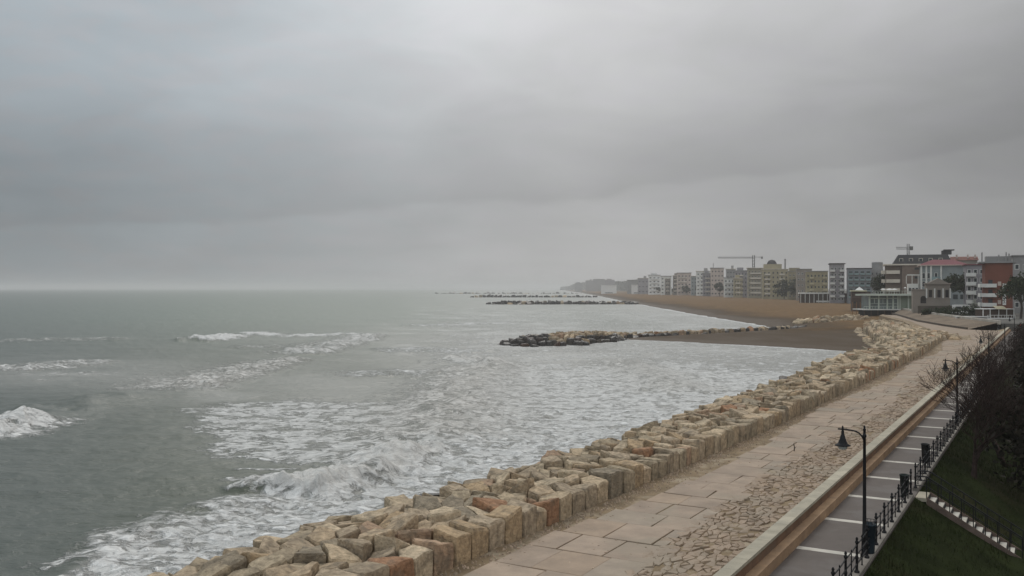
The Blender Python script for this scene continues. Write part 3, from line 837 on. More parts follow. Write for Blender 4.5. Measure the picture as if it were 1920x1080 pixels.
for k in range(-8, 24):
    sv = s_base + 4.85 * k
    bd.prism([F(sv - .19, -2.355), F(sv + .19, -2.355), F(sv + .19, .0), F(sv - .19, .0)], ZP - .01, ZP + .006, M_band)
tag(bd.build('path_bands'), 'pale stone bands laid across the grey footpath', None, None, 'structure')
rw = empty('path_kerb', F(0, .2) + (ZG,), 'pale stone kerb under the railing along the garden side of the path', 'kerb')
GS = G(*W(1712, 926, ZP))[0]          # where the stair leaves the path
for a, b_ in ((-60, GS - .75), (GS + .75, 200)):
    mb = MB(); strip(mb, a, b_, .0, .24, ZP - .3, ZP + .13, M_conc, 1.6, .004, jit=.08); inv(mb.build('kerb', rw), rw)
mb = MB(); strip(mb, -60, 200, .262, .29, ZP - 1.0, ZP - .31, M_conc, 3); inv(mb.build('wall', rw), rw)

# railing: cast posts with three rails
def make_post():
    mb = MB()
    mb.lathe(0, 0, [(.085, 0), (.085, .05), (.055, .07), (.042, .12), (.042, .42), (.055, .45), (.055, .50), (.04, .54), (.036, .92), (.058, .96), (.058, 1.0), (.03, 1.03), (.045, 1.08), (.03, 1.13), (0, 1.15)], M_iron, 10)
    return mb
posts = []
def fence(s0, s1, label, first=None):
    root = empty('railing', F((s0 + s1) / 2, .12) + (ZP + .13,), label, 'railing', 'black iron railings beside the lower path', -TH + math.pi / 2)
    # local x = along path
    L = s1 - s0; n = max(1, round(L / 1.85)); st = L / n
    pm_ = make_post()
    me = None; mid = None
    for i in range(n + 1):
        if me is None: o = pm_.build('post', root, True); me = o
        else: o = me.copy(); COL.objects.link(o); o.parent = root
        o.location = (-L / 2 + i * st, 0, 0)
        if i < n:
            if mid is None:
                mb = MB(); mb.lathe(0, 0, [(.035, 0), (.022, .05), (.02, .5), (.03, .55), (.02, .6), (.018, .9), (.03, .93), (0, .98)], M_iron, 6); o = mb.build('baluster', root); mid = o
            else: o = mid.copy(); COL.objects.link(o); o.parent = root
            o.location = (-L / 2 + (i + .5) * st, 0, 0)
    for z in (.28, .58, .90):
        for i in range(n):
            mb = MB(); x0 = -L / 2 + i * st
            mb.tube([(x0, 0, z), (x0 + st / 2, 0, z - .035), (x0 + st, 0, z)], .022, M_iron, 6, cap=False)
            break
        mb = MB()
        for i in range(n):
            x0 = -L / 2 + i * st
            mb.tube([(x0, 0, z), (x0 + st / 2, 0, z - .03), (x0 + st, 0, z)], .024, M_iron, 6, cap=False)
        mb.build('rail', root)
    return root
fence(-8, GS - .8, 'black post and rail railing between the street lamp and the garden stair')
fence(GS + .8, GS + .8 + 1.85 * 34, 'black post and rail railing beyond the garden stair, running off behind the bare trees')

# garden stair: twelve steps down from the path
ST = empty('garden_stair', F(GS, .3) + (ZG,), 'narrow stone stair with iron handrails leading down from the path to the garden', 'stair')
def loc(mb, name, par_): o = mb.build(name, par_); inv(o, par_); return o
NSTEP = 12; run = .31; rise = (ZP - ZG) / NSTEP
M_rust = mat('rusty stair side', (.13, .095, .078), .85, .3, 2)
mb = MB()
mb.prism([F(GS - .7, .29), F(GS + .7, .29), F(GS + .7, .75), F(GS - .7, .75)], ZP - .16, ZP + .002, M_copA)
loc(mb, 'landing', ST)
for i in range(NSTEP):
    mb = MB(); t0 = .75 + i * run; zt = ZP - (i + 1) * rise + .0
    mb.prism([F(GS - .62, t0 - .02), F(GS + .62, t0 - .02), F(GS + .62, t0 + run), F(GS - .62, t0 + run)], zt - .06, zt, M_band)
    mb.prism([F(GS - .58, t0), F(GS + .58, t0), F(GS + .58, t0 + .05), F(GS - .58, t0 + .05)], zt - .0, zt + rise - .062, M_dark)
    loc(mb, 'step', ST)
for side in (-1, 1):
    mb = MB(); sv = GS + side * .66
    t0, t1 = .75, .75 + NSTEP * run
    A0, A1 = F(sv - .035, t0), F(sv - .035, t1); B0, B1 = F(sv + .035, t0), F(sv + .035, t1)
    vs = [A0 + (ZP - .30,), A1 + (ZG - .25,), B0 + (ZP - .30,), B1 + (ZG - .25,), A0 + (ZP + .04,), A1 + (ZG + .06,), B0 + (ZP + .04,), B1 + (ZG + .06,)]
    mb.add(vs, [(0, 1, 5, 4), (2, 6, 7, 3), (4, 5, 7, 6), (0, 2, 3, 1), (0, 4, 6, 2), (1, 3, 7, 5)], M_rust); loc(mb, 'stringer', ST)
    mb = MB()
    zr = lambda t_: ZP + .95 - max(0, (t_ - t0)) / (t1 - t0) * (ZP - ZG)
    mb.tube([F(sv, .3) + (zr(.3),), F(sv, t0) + (zr(t0),), F(sv, t1) + (zr(t1),), F(sv, t1) + (ZG,)], .032, M_iron, 6)
    mb.tube([F(sv, .3) + (zr(.3) - .42,), F(sv, t0) + (zr(t0) - .42,), F(sv, t1) + (zr(t1) - .42,)], .02, M_iron, 6)
    for i in range(0, 9):
        t_ = t0 + (t1 - t0) * i / 8
        mb.tube([F(sv, t_) + (zr(t_) - .95,), F(sv, t_) + (zr(t_),)], .022, M_iron, 5)
    loc(mb, 'handrail', ST)
wk = MB(); T1 = .75 + NSTEP * run
wk.prism([F(GS - 1.0, T1), F(GS + .7, T1), F(GS + .7, T1 + 9), F(GS - 1.0, T1 + 9)], ZG - .05, ZG + .06, M_conc)
tag(wk.build('garden_path'), 'short grey concrete garden path at the foot of the stair', None, None, 'structure')

# street lamps
def make_lamp(loc_, label):
    root = empty('street_lamp', loc_, label, 'street lamp', 'black street lamps along the lower path', -TH)
    mb = MB(); mb.lathe(0, 0, [(.14, 0), (.14, .12), (.10, .16), (.10, .7), (.12, .74), (.075, .82), (.062, 1.5), (.055, 3.0), (.048, 4.15), (.07, 4.17), (.07, 4.24), (.045, 4.27), (.045, 4.40), (.06, 4.42), (.03, 4.47), (.04, 4.52), (0, 4.58)], M_iron, 12)
    mb.build('post', root, True)
    mb = MB(); pts_ = [(0, 0, 3.85)] + [(-.38 + .38 * math.cos(a), 0, 3.9 + .46 * math.sin(a)) for a in [k * math.pi / 12 for k in range(0, 7)]] + [(-.62, 0, 4.385), (-.88, 0, 4.385)]
    mb.tube(pts_, .028, M_iron, 8); mb.lathe(-.72, 0, [(.035, 4.34), (.035, 4.46), (.015, 4.50), (0, 4.52)], M_iron, 10)
    mb.build('arm', root, True)
    mb = MB(); mb.lathe(-.72, 0, [(.03, 4.36), (.05, 4.30), (.05, 4.20), (.075, 4.16), (.10, 4.05), (.14, 3.95), (.17, 3.88), (.27, 3.83), (.27, 3.81), (.16, 3.84)], M_iron, 18)
    mb.build('lamp_shade', root, True)
    mb = MB(); mb.lathe(-.72, 0, [(.15, 3.84), (.155, 3.76), (.13, 3.69), (0, 3.66)], mat('lamp glass', (.42, .44, .42), .3, .05, 1), 16)
    mb.build('lamp_glass', root, True)
    return root
s_l = G(*W(1620, 1046, ZP))[0]
names = ['nearest black street lamp on the lower path, beside a litter bin', 'second black street lamp, rising through the branches of the bare tree',
         'third black street lamp along the lower path', 'fourth black street lamp along the lower path', 'farthest black street lamp, near the bend of the promenade']
L0 = make_lamp(F(s_l, -.03) + (ZP,), names[0])
for k in range(1, 5):
    c = copy_tree(L0); c['label'] = names[k]; x, y = F(s_l + 35.8 * k, -.03); c.location = (x, y, ZP)

# litter bins
def make_bin(loc_, label, body=M_iron, hasrim=True):
    root = empty('litter_bin', loc_, label, 'litter bin', 'litter bins along the lower path')
    mb = MB(); mb.lathe(0, 0, [(.0, .0), (.15, .0), (.16, .05), (.20, .95), (.22, .96), (.22, 1.02), (.20, 1.02), (.17, .4), (0, .38)], body, 14); mb.build('body', root, True)
    if hasrim:
        mb = MB(); pts_ = [(.22 * math.cos(a), .22 * math.sin(a), 1.13) for a in [k * math.pi / 8 for k in range(17)]]
        mb.tube(pts_, .012, M_iron, 5, cap=False)
        for k in range(12):
            a = k * math.pi / 6; mb.tube([(.21 * math.cos(a), .21 * math.sin(a), 1.0), (.22 * math.cos(a), .22 * math.sin(a), 1.13)], .008, M_iron, 4)
        mb.build('wire_rim', root)
    return root
bb = make_bin(F(s_l + .25, -.02 + .12) + (ZP + .13,), 'dark blue litter bin with wire rim beside the nearest street lamp', M_bluebin)
x, y = F(GS - .95, -.12); make_bin((x, y, ZP), 'dark green litter bin at the head of the garden stair', mat('dark green metal', (.013, .02, .018), .5, .2, 3), False)
x, y = F(G(*W(1738, 868, ZP))[0], -.3); make_bin((x, y, ZP), 'black litter bin by the railing beyond the garden stair', M_iron, False)

# ------------------------------------------------------------------ garden lawn with grass blades
lw = MB()
P4 = [F(-60, .29), F(200, .29), F(200, 120), F(-60, 120)]
nsx, nst = 120, 40
def gl(t_):
    k = min(1, max(0, (t_ - .3) / 4.0)); return (ZP - .02) * (1 - k) + ZG * k if k < 1 else ZG
vs = []; fs = []
for i in range(nsx + 1):
    for j in range(nst + 1):
        s_, t_ = -60 + 190 * i / nsx, .29 + 60 * (j / nst) ** 1.6
        x, y = F(s_, t_); vs.append((x, y, gl(t_) + .06 * math.sin(s_ * .4) * math.sin(t_ * .7) * min(1, t_ / 3)))
for i in range(nsx):
    for j in range(nst):
        a = i * (nst + 1) + j; fs.append((a, a + nst + 1, a + nst + 2, a + 1)[::-1])
lw.add(vs, fs, M_lawn)
tag(lw.build('lawn', None, True), 'dark damp lawn of the garden below the path', None, None, 'structure')
gb = MB(); r4 = random.Random(3); vs = []; fs = []
for k in range(90000):
    s_ = r4.uniform(-14, 60); t_ = .35 + 22 * r4.random() ** 1.3
    if abs(s_ - GS) < 1.1 and t_ < T1 + 9: continue
    if t_ < 9 and r4.random() < 0: continue
    x, y = F(s_, t_); a = r4.uniform(0, math.pi); h = r4.uniform(.05, .15) * (1 + .9 * math.sin(s_ * 1.3 + math.sin(t_ * 2.1)) ** 8); w_ = .022
    vx, vy = math.cos(a) * w_, math.sin(a) * w_; i = len(vs)
    lx, ly = r4.uniform(-.05, .05), r4.uniform(-.05, .05)
    vs += [(x - vx, y - vy, gl(t_) - .08), (x + vx, y + vy, gl(t_) - .08), (x + lx, y + ly, gl(t_) + h)]; fs.append((i, i + 1, i + 2))
gb.add(vs, fs, M_grassb)
tag(gb.build('grass'), 'short dark green grass in the garden', 'grass', None, 'stuff')

# ------------------------------------------------------------------ trees
def bare_tree(px, Y, H, label, seed, spread=1.0, lean=(0, 0)):
    r = random.Random(seed); x = XY(px, Y); zb = float(gz(np.array(x), np.array(Y))) if Y > 170 else ZG
    root = empty('bare_tree', (x, Y, zb - .05), label, 'tree', 'leafless trees in the garden')
    tr = MB(); cr = MB()
    def grow(p, dirv, L, rad, depth, mb):
        n = 4; pts_ = [p]; rads = [rad]; d = dirv.copy()
        for i in range(n):
            d = (d + Vector((r.gauss(0, .13), r.gauss(0, .13), r.gauss(.05, .08)))).normalized()
            pts_.append(pts_[-1] + d * (L / n)); rads.append(rad * (1 - .5 * (i + 1) / n))
        rads = [max(q_, .009) for q_ in rads]
        mb.tube([tuple(q_) for q_ in pts_], rads, M_bark, 6 if depth < 2 else (4 if depth < 4 else 3), cap=False)
        if depth >= 5: return
        nb = [5, 5, 4, 4, 3][depth]
        for k in range(nb):
            i = r.choice([2, 3, 4, 4]) if depth > 0 else r.choice([3, 4, 4])
            a = r.uniform(0, 2 * math.pi); sprd = r.uniform(.45, .95) * spread
            perp = Vector((math.cos(a), math.sin(a), 0)); nd = (d + perp * sprd + Vector((0, 0, r.uniform(-.1, .35)))).normalized()
            grow(pts_[i], nd, L * r.uniform(.55, .82), rads[i] * r.uniform(.5, .72), depth + 1, cr)
    grow(Vector((0, 0, 0)), Vector((lean[0], lean[1], 1)).normalized(), H * .36, .19 * H / 7, 0, tr)
    tr.build('trunk', root); cr.build('crown', root)
    return root
bare_tree(1835, 50, 7.6, 'leafless tree nearest the garden stair, its branches reaching over the path', 4, 1.15, (-.15, .05))
bare_tree(1885, 58, 8.0, 'leafless tree behind the nearest one, at the right of the garden', 12, 1.0, (-.05, 0))
bare_tree(1862, 74, 7.4, 'leafless tree beside the railing past the second street lamp', 8, 1.1, (-.2, 0))
bare_tree(1880, 96, 7.2, 'leafless tree farther along the railing, before the third lamp', 15, 1.0)
bare_tree(1925, 84, 8.0, 'leafless tree deeper in the garden beside the dark evergreens', 23, 1.0)
bare_tree(1893, 122, 7.0, 'farthest leafless tree, by the end of the railing', 31, 1.0)

def leafy(name, px, Y, zc, rx, ry, rz, label, seed, m=None, n=2600, leaf=.28, group=None, trunk=True, zb=None, cat='tree', hollow=.35, shape='dome'):
    r = random.Random(seed); m = m or M_leaf; x = XY(px, Y)
    if zb is None: zb = float(gz(np.array([x]), np.array([float(Y)]))[0])
    root = empty(name, (x, Y, zb), label, cat, group)
    cr = MB(); vs = []; fs = []
    cl_ = []
    for k in range(max(8, n // 110)):
        while True:
            a, b_, c_ = r.uniform(-1, 1), r.uniform(-1, 1), r.uniform(-1, 1)
            l = a * a + b_ * b_ + c_ * c_
            if hollow < l < 1: break
        if shape == 'umbrella': c_ = abs(c_) * .9 - .25
        cl_.append((a * rx, b_ * ry, c_ * rz, r.uniform(.28, .55)))
    sc_ = (rx * ry * rz) ** (1 / 3)
    for k in range(n):
        a, b_, c_, s_ = r.choice(cl_)
        q_ = Vector((r.gauss(0, 1), r.gauss(0, 1), r.gauss(0, .7))); q_ = q_ / max(1, q_.length) * s_ * sc_ * r.uniform(.5, 1)
        p = Vector((a, b_, c_)) + q_ + Vector((0, 0, zc - zb))
        if p.z < .05: p.z = r.uniform(.05, .3)
        u = Vector((r.gauss(0, 1), r.gauss(0, 1), r.gauss(0, 1))).normalized(); v = u.cross(Vector((r.gauss(0, 1), r.gauss(0, 1), r.gauss(0, 1)))).normalized()
        L = leaf * r.uniform(.6, 1.4); i = len(vs)
        vs += [tuple(p - u * L), tuple(p + v * L * .6), tuple(p + u * L), tuple(p - v * L * .6)]; fs.append((i, i + 1, i + 2, i + 3))
    cr.add(vs, fs, m); cr.build('crown' if trunk else 'foliage', root)
    if trunk:
        tr = MB(); h = zc - zb
        tr.tube([(0, 0, -.3), (.05 * h, 0, h * .5), (0, .04 * h, h * .9)], [.05 * h * .8, .04 * h * .8, .02 * h], M_bark2, 7)
        for k in range(6):
            a = r.uniform(0, 6.28); tr.tube([(.03 * h, 0, h * .6), (rx * .6 * math.cos(a), ry * .6 * math.sin(a), h + rz * .1)], [.018 * h, .006 * h], M_bark2, 5)
        tr.build('trunk', root)
    return root
g1 = 'umbrella pines among the seafront buildings'
leafy('pine_tree', 1813, 310, ZY(534, 310), 6.2, 6, 4.2, 'broad umbrella pine between the turquoise hotel and the red brick hotel', 1, n=4200, leaf=.36, group=g1, shape='umbrella')
leafy('pine_tree', 1913, 235, ZY(543, 235), 4.6, 4.6, 4.2, 'umbrella pine at the right edge in front of the red brick hotel', 2, n=3600, leaf=.30, group=g1, shape='umbrella')
leafy('pine_tree', 1650, 395, ZY(531, 395), 4.0, 4.0, 3.6, 'dark pine rising behind the beach pavilion', 3, n=2600, leaf=.34, group=g1)
leafy('pine_tree', 1470, 720, ZY(540, 720), 7.5, 7, 5.5, 'dark rounded pine left of the olive apartment block', 5, n=3200, leaf=.5, group=g1)
leafy('pine_tree', 1496, 690, ZY(536, 690), 6.5, 7, 5.8, 'larger dark pine directly left of the beach club hut', 6, n=3200, leaf=.5, group=g1)
leafy('pine_tree', 1448, 800, ZY(543, 800), 6, 6, 4, 'small dark pine beside the white beach tent', 25, n=2000, leaf=.5, group=g1)
leafy('pine_tree', 1349, 960, ZY(538, 960), 5.5, 5, 3.6, 'low dark pine before the pink and white blocks', 7, n=1800, leaf=.6, group=g1)
leafy('pine_tree', 1288, 1150, ZY(541, 1150), 5, 5, 3.4, 'small dark pine below the pale terraces', 8, n=1400, leaf=.7, group=g1)
for k, (px, Y, zc) in enumerate([(1262, 1250, 541.5), (1238, 1320, 541.5), (1312, 1080, 542), (1386, 900, 542), (1328, 1020, 542)]):
    leafy('shrub', px, Y, ZY(zc, Y), 5.5, 5, 2.4, ['low dark shrub before the terraced white hotel', 'low dark shrub nearest the grey end block', 'dark shrub left of the pink block', 'dark shrub below the yellow block', 'dark shrub before the lilac block'][k], 40 + k, n=900, leaf=.7, group='dark shrubs behind the beach', trunk=False, cat='shrub')
gd = 'dark ivy clad trees in the garden'
for k, (px, Y, z, rx, rz_) in enumerate([(1950, 62, 3.4, 2.0, 3.2), (1965, 78, 3.6, 2.6, 3.4), (1938, 104, 3.0, 2.0, 2.8), (1952, 130, 3.2, 3.0, 3.0), (1935, 158, 3.4, 3, 2.6), (2010, 50, 4.2, 3.4, 4.0)]):
    leafy('ivy_tree', px, Y, z, rx, rx, rz_, ['dark ivy clad tree at the right of the garden, nearest the stair', 'tall dark ivy clad tree behind the nearest one', 'dark ivy clad tree beside the railing', 'broad dark ivy clad tree beyond the third lamp', 'farthest dark ivy clad tree, by the red barrier', 'dark ivy clad tree at the garden edge'][k],
          60 + k, m=M_leafd, n=5200, leaf=.17, group=gd, zb=ZG if Y < 150 else 1.0)
# low weeds below the stair
leafy('weeds', 1790, 39.4, .55, 1.6, .8, .35, 'straggly brown weeds along the foot of the stair', 90, m=leafmat('dry weeds', (.06, .05, .028), (.09, .075, .045)), n=900, leaf=.08, trunk=False, zb=ZG, cat='weeds')

# ------------------------------------------------------------------ embankment and upper terrace
em = MB()
lo = [(96.0, 196.5), (99.7, 216), (106, 243), (124, 300), (129, 316)]
hi = [(105.6, 203), (112, 232), (121, 268), (133, 312), (139, 334)]
vs = [(x, y, 3.22) for x, y in lo] + [(x, y, 4.35) for x, y in hi] + [(x, y, .5) for x, y in lo] + [(x + .8, y, .5) for x, y in hi]
fs = [(i, 5 + i, 6 + i, i + 1) for i in range(4)] + [(10 + i, i, i + 1, 11 + i) for i in range(4)] + [(5 + i, 15 + i, 16 + i, 6 + i) for i in range(4)]
M_slope = mat('worn sloping paving', (.17, .13, .092), .88, .3, .45, .15, .8, stain=(.10, .075, .052), sscale=.12, stainf=.8)
em.add(vs, fs, M_slope)
tag(em.build('embankment'), 'worn stone slope rising from the bend of the promenade to the terrace', 'embankment')
kb = MB()
for i in range(4):
    (x0, y0), (x1, y1) = lo[i], lo[i + 1]
    kb.prism([(x0 - .35, y0), (x1 - .35, y1), (x1 - .02, y1), (x0 - .02, y0)], 3.0, 3.62, mat('kerb with shadow tone', (.07, .055, .042), .8, .3, 1))  # riser at the slope foot, its shadow line painted into the dark colour
tag(kb.build('kerb_wall'), 'dark low kerb wall along the foot of the stone slope', 'wall')
cw = MB()
for i in range(4):
    (x0, y0), (x1, y1) = hi[i], hi[i + 1]; n = 5
    for k in range(n):
        a, b_ = k / n, (k + 1) / n
        cw.prism([(x0 + (x1 - x0) * a, y0 + (y1 - y0) * a), (x0 + (x1 - x0) * b_, y0 + (y1 - y0) * b_ - .05), (x0 + (x1 - x0) * b_ + .7, y0 + (y1 - y0) * b_ - .05), (x0 + (x1 - x0) * a + .7, y0 + (y1 - y0) * a)], 4.0, 4.85, mat('pale terrace wall', (.40, .37, .32), .8, .2, .6))
tag(cw.build('terrace_wall'), 'pale low wall curving along the top of the stone slope', 'wall')
tr_ = MB(); tr_.prism([(106.5, 203), (113, 232), (122, 268), (134, 312), (140, 330), (190, 330), (190, 203)], 2.0, 4.2, mat('terrace paving', (.10, .095, .085), .9, .3, .3))
tag(tr_.build('upper_street'), 'dark paved street level above the stone slope', None, None, 'structure')

# red barrier at the far end of the lower path
M_red = mat('faded red paint', (.22, .035, .03), .7, .25, 1.5)
M_pinkw = mat('pale barrier paint', (.45, .38, .35), .7, .1, 1)
rb_ = empty('barrier', F(181, 1.6) + (ZP,), 'red and white wooden barrier at the far end of the lower path', 'barrier', None, -TH)
for k in range(3):
    mb = MB(); mb.box(-1.9, -.04, .35 + k * .55, 1.9, .04, .68 + k * .55, M_red if k != 1 else M_pinkw); mb.build('board', rb_)
for x in (-1.7, 0, 1.7):
    mb = MB(); mb.box(x - .07, .045, -.1, x + .07, .15, 2.1, M_red); mb.build('post', rb_)

# ------------------------------------------------------------------ buildings
def wmesh(w_, h_, m_frame, m_glass=M_glass, dpt=.25):
    """window facing -y, origin at its bottom centre, proud of the wall"""
    mb = MB(); f = min(.16, w_ * .12)
    mb.box(-w_ / 2 + f, -.02, f, w_ / 2 - f, .04, h_ - f, m_glass)
    for (a, b_, c_, d_) in ((-w_ / 2, 0, -w_ / 2 + f, h_), (w_ / 2 - f, 0, w_ / 2, h_), (-w_ / 2 + f, 0, w_ / 2 - f, f), (-w_ / 2 + f, h_ - f, w_ / 2 - f, h_)):
        mb.box(a, -.09, b_, c_, .04, d_, m_frame)
    return mb
def balc(w_, d_, m_par, h_=1.0):
    mb = MB(); mb.box(-w_ / 2, -d_, -.18, w_ / 2, .0, 0, m_par)
    mb.box(-w_ / 2, -d_, 0.001, w_ / 2, -d_ + .12, h_, m_par); mb.box(-w_ / 2, -d_ + .121, .001, -w_ / 2 + .12, -.002, h_, m_par); mb.box(w_ / 2 - .12, -d_ + .121, .001, w_ / 2, -.002, h_, m_par)
    return mb
class Bld:
    def __init__(s, name, label, cat, px0, px1, ytop, Y, depth, wall, zb=None, group=None, ypx=None):
        s.x0, s.x1 = XY(px0, Y), XY(px1, Y); s.Y = Y; s.d = depth; s.zt = ZY(ytop, Y)
        cx = (s.x0 + s.x1) / 2
        s.zb = zb if zb is not None else min(float(gz(np.array([cx]), np.array([float(Y)]))[0]), 4.2)
        th_ = math.atan2(cx, Y) * .85; s.root = empty(name, (cx, Y, s.zb), label, cat, group, -th_); s.cx = cx; s.W = (s.x1 - s.x0) * math.cos(th_); s.H = s.zt - s.zb; s.wall = wall
        s.cache = {}
    def part(s, name, mb): return mb.build(name, s.root)
    def box(s, name, x0, y0, z0, x1, y1, z1, m):
        mb = MB(); mb.box(x0, y0, z0, x1, y1, z1, m); return s.part(name, mb)
    def body(s): return s.box('wall', -s.W / 2, 0, -1.0, s.W / 2, s.d, s.H, s.wall)
    def put(s, name, mbf, x, y, z, rz=0):
        if name + str(mbf[0]) not in s.cache:
            o = mbf[1]().build(name, s.root); s.cache[name + str(mbf[0])] = o
        else:
            o = s.cache[name + str(mbf[0])].copy(); COL.objects.link(o); o.parent = s.root
        o.location = (x, y, z); o.rotation_euler = (0, 0, rz); return o
    def windows(s, floors, nx, w_=1.3, h_=1.6, frame=M_white, ny=0, z0=1.0, x0=None, x1=None, top=.6, glass=M_glass):
        a = -s.W / 2 if x0 is None else x0; b_ = s.W / 2 if x1 is None else x1
        fh = (s.H - top - z0) / floors
        for f in range(floors):
            z = z0 + f * fh + .35 * (fh - h_)
            for k in range(nx): s.put('window', (('w', w_, h_), lambda: wmesh(w_, h_, frame, glass)), a + (k + .5) * (b_ - a) / nx, 0, z)
            for k in range(ny): s.put('window', (('w', w_, h_), lambda: wmesh(w_, h_, frame, glass)), -s.W / 2, (k + .5) * s.d / ny, z, -math.pi / 2)
    def balconies(s, floors, xs, w_, d_, m_par, z0=3.2, top=.6, side=False, h_=1.0, ys=()):
        fh = (s.H - top) / floors
        for f in range(1, floors):
            for x in xs: s.put('balcony', (('b', w_, d_), lambda: balc(w_, d_, m_par, h_)), x, 0, f * fh)
            for y in ys: s.put('balcony', (('b', w_, d_), lambda: balc(w_, d_, m_par, h_)), -s.W / 2, y, f * fh, -math.pi / 2)
    def cornice(s, m, h_=.35, o=.35): s.box('roof', -s.W / 2 - o, -o, s.H + .002, s.W / 2 + o, s.d + o, s.H + h_, m)
def wm(name, c, **k): return mat(name, c, .85, .10, .25, stain=tuple(v * .72 for v in c), sscale=.18, stainf=.5, **k)

C_cream = wm('cream render', (.56, .51, .43)); C_brown = wm('brown cladding', (.17, .13, .105)); C_slate = wm('dark slate roof', (.055, .053, .055))
C_turq = wm('grey turquoise render', (.225, .25, .25)); C_teal = wm('teal panel', (.20, .27, .275)); C_maroon = wm('dull red roof', (.17, .062, .07))
C_beige = wm('beige stone', (.23, .20, .17)); C_redb = wm('red brick facade', (.16, .060, .040)); C_greyr = wm('grey render', (.25, .243, .235))
C_blue = wm('grey blue render', (.20, .21, .225)); C_lil = wm('lilac grey render', (.25, .235, .245)); C_olive = wm('olive ochre render', (.25, .215, .135))
C_yel = wm('dull yellow render', (.33, .285, .185)); C_pink = wm('pale pink render', (.47, .39, .34)); C_pale = wm('pale grey render', (.62, .61, .57)); C_wood = wm('brown timber', (.075, .052, .04))
C_green = wm('green white paint', (.46, .50, .43)); C_pglass = mat('pavilion glass', (.12, .145, .14), .25, .3, .3)

# 1 large terraced hotel with slate mansard
B = Bld('hotel', 'large hotel with dark slate mansard roof and tiers of cream balconies', 'hotel', 1692, 1786, 497, 380, 17, C_brown)
B.body(); B.box('roof_slab', -B.W / 2 - 7.0, -.5, B.H + .002, B.W / 2 + .5, B.d + .5, B.H + .55, C_cream)
mb = MB(); a = B.H + .56; x0, x1 = -B.W / 2 - 3.5, B.W / 2 - .3
mb.add([(x0, .2, a), (x1, .2, a), (x1, B.d, a), (x0, B.d, a), (x0 + 2.2, 1.8, a + 3.8), (x1 - 1.6, 1.8, a + 3.8), (x1 - 1.6, B.d - 1.5, a + 3.8), (x0 + 2.2, B.d - 1.5, a + 3.8)], [(0, 1, 5, 4), (1, 2, 6, 5), (2, 3, 7, 6), (3, 0, 4, 7), (4, 5, 6, 7)], C_slate)
rf = B.part('roof', mb)
mb = MB(); mb.box(5.6, 3, a + 3.81, 9.2, 7, a + 5.4, C_slate); mb.box(6.3, 2.4, a + 5.41, 10.2, 7.4, a + 5.8, C_slate); mb.build('chimney', rf)
for k in range(5): B.put('dormer', ('d', lambda: wmesh(1.5, 1.7, C_cream)), x0 + 3.2 + k * 3.7, .75, a + .6)
wing = B.box('terrace_wing', -B.W / 2 - 6.2, 1.5, -1, -B.W / 2 - .003, B.d, B.H - .01, C_brown)
fh = B.H / 5
for f in range(5):
    B.put('balcony', ('bc', lambda: balc(5.2, 1.6, C_cream, 1.25)), -B.W / 2 - 3.4, 1.5, .3 + f * fh)
    B.put('balcony', ('bs', lambda: balc(14.5, 1.5, C_cream, 1.25)), -B.W / 2 - 6.2, 1.5 + 7.6, .3 + f * fh, -math.pi / 2)
    B.put('shutter_band', ('sb', lambda: (lambda q_: (q_.box(-7.4, -.12, 0, 7.4, .02, 1.5, C_brown), q_)[1])(MB())), 1.8, 0, 1.0 + f * fh)
    for k in range(4): B.put('window', ('w4', lambda: wmesh(2.0, 1.2, C_brown, M_glass)), -4.0 + k * 3.9, -.13, 2.0 + f * fh - .35)
# 2 turquoise hotel with hipped dull-red roof
B = Bld('hotel', 'turquoise hotel with dull red hipped roof and tall white pilasters', 'hotel', 1728, 1811, 498, 345, 14, C_turq)
B.body()
mb = MB(); a = B.H + .002; W2 = B.W / 2 + .9
mb.box(-W2, -.9, a, W2, B.d + .9, a + .28, C_pink)
mb.add([(-W2, -.9, a + .281), (W2, -.9, a + .281), (W2, B.d + .9, a + .281), (-W2, B.d + .9, a + .281), (-W2 + 5, B.d / 2, a + 2.4), (W2 - 5, B.d / 2, a + 2.4)], [(0, 1, 5, 4), (2, 3, 4, 5), (1, 2, 5), (3, 0, 4)], C_maroon)
B.part('roof', mb)
for k, x in enumerate((-7.6, -5.9, -4.3, -.9)): B.put('pilaster', ('p', lambda: (lambda q_: (q_.box(-.28, -.4, 3.0, .28, -.003, B.H - .1, C_pale), q_)[1])(MB())), x, 0, 0)
for f in range(4):
    for x in (-6.8, -5.1, -2.6): B.put('window', ('w5', lambda: wmesh(1.1, 2.2, C_pale)), x, 0, 3.2 + f * 3.1)
    B.put('balcony', ('b5', lambda: balc(2.9, 1.1, C_teal)), -2.6, 0, 2.9 + f * 3.1)
for f in range(3):
    for x in (3.9, 6.3): B.put('window', ('w6', lambda: wmesh(1.9, 2.0, C_turq)), x, 0, 4.8 + f * 3.3)
B.put('arched_window', ('aw', lambda: (lambda q_: (q_.tube([(0, -.1, 3.0), (0, -.02, 3.0)], 1.0, M_dark, 14), q_.box(-1.0, -.1, 0, 1.0, -.02, 3.0, M_dark), q_)[2])(MB())), .9, 0, 8.6)
# white side wing with open pergola
B = Bld('annex', 'white stepped annex with open pergola left of the turquoise hotel', 'annex', 1703, 1722, 532, 350, 8, C_pale)
B.body(); B.windows(3, 3, 1.0, 1.5, C_pale, top=.4)
for x in (-3.2, -1.2, .9): B.put('pergola_post', ('pp', lambda: (lambda q_: (q_.box(-.12, -.12, 0, .12, .12, 3.1, C_pale), q_)[1])(MB())), x + .8, .5, B.H)
B.box('pergola_beam', -B.W / 2 - .4, .2, B.H + 3.102, B.W / 2 + .4, .9, B.H + 3.5, C_pale)
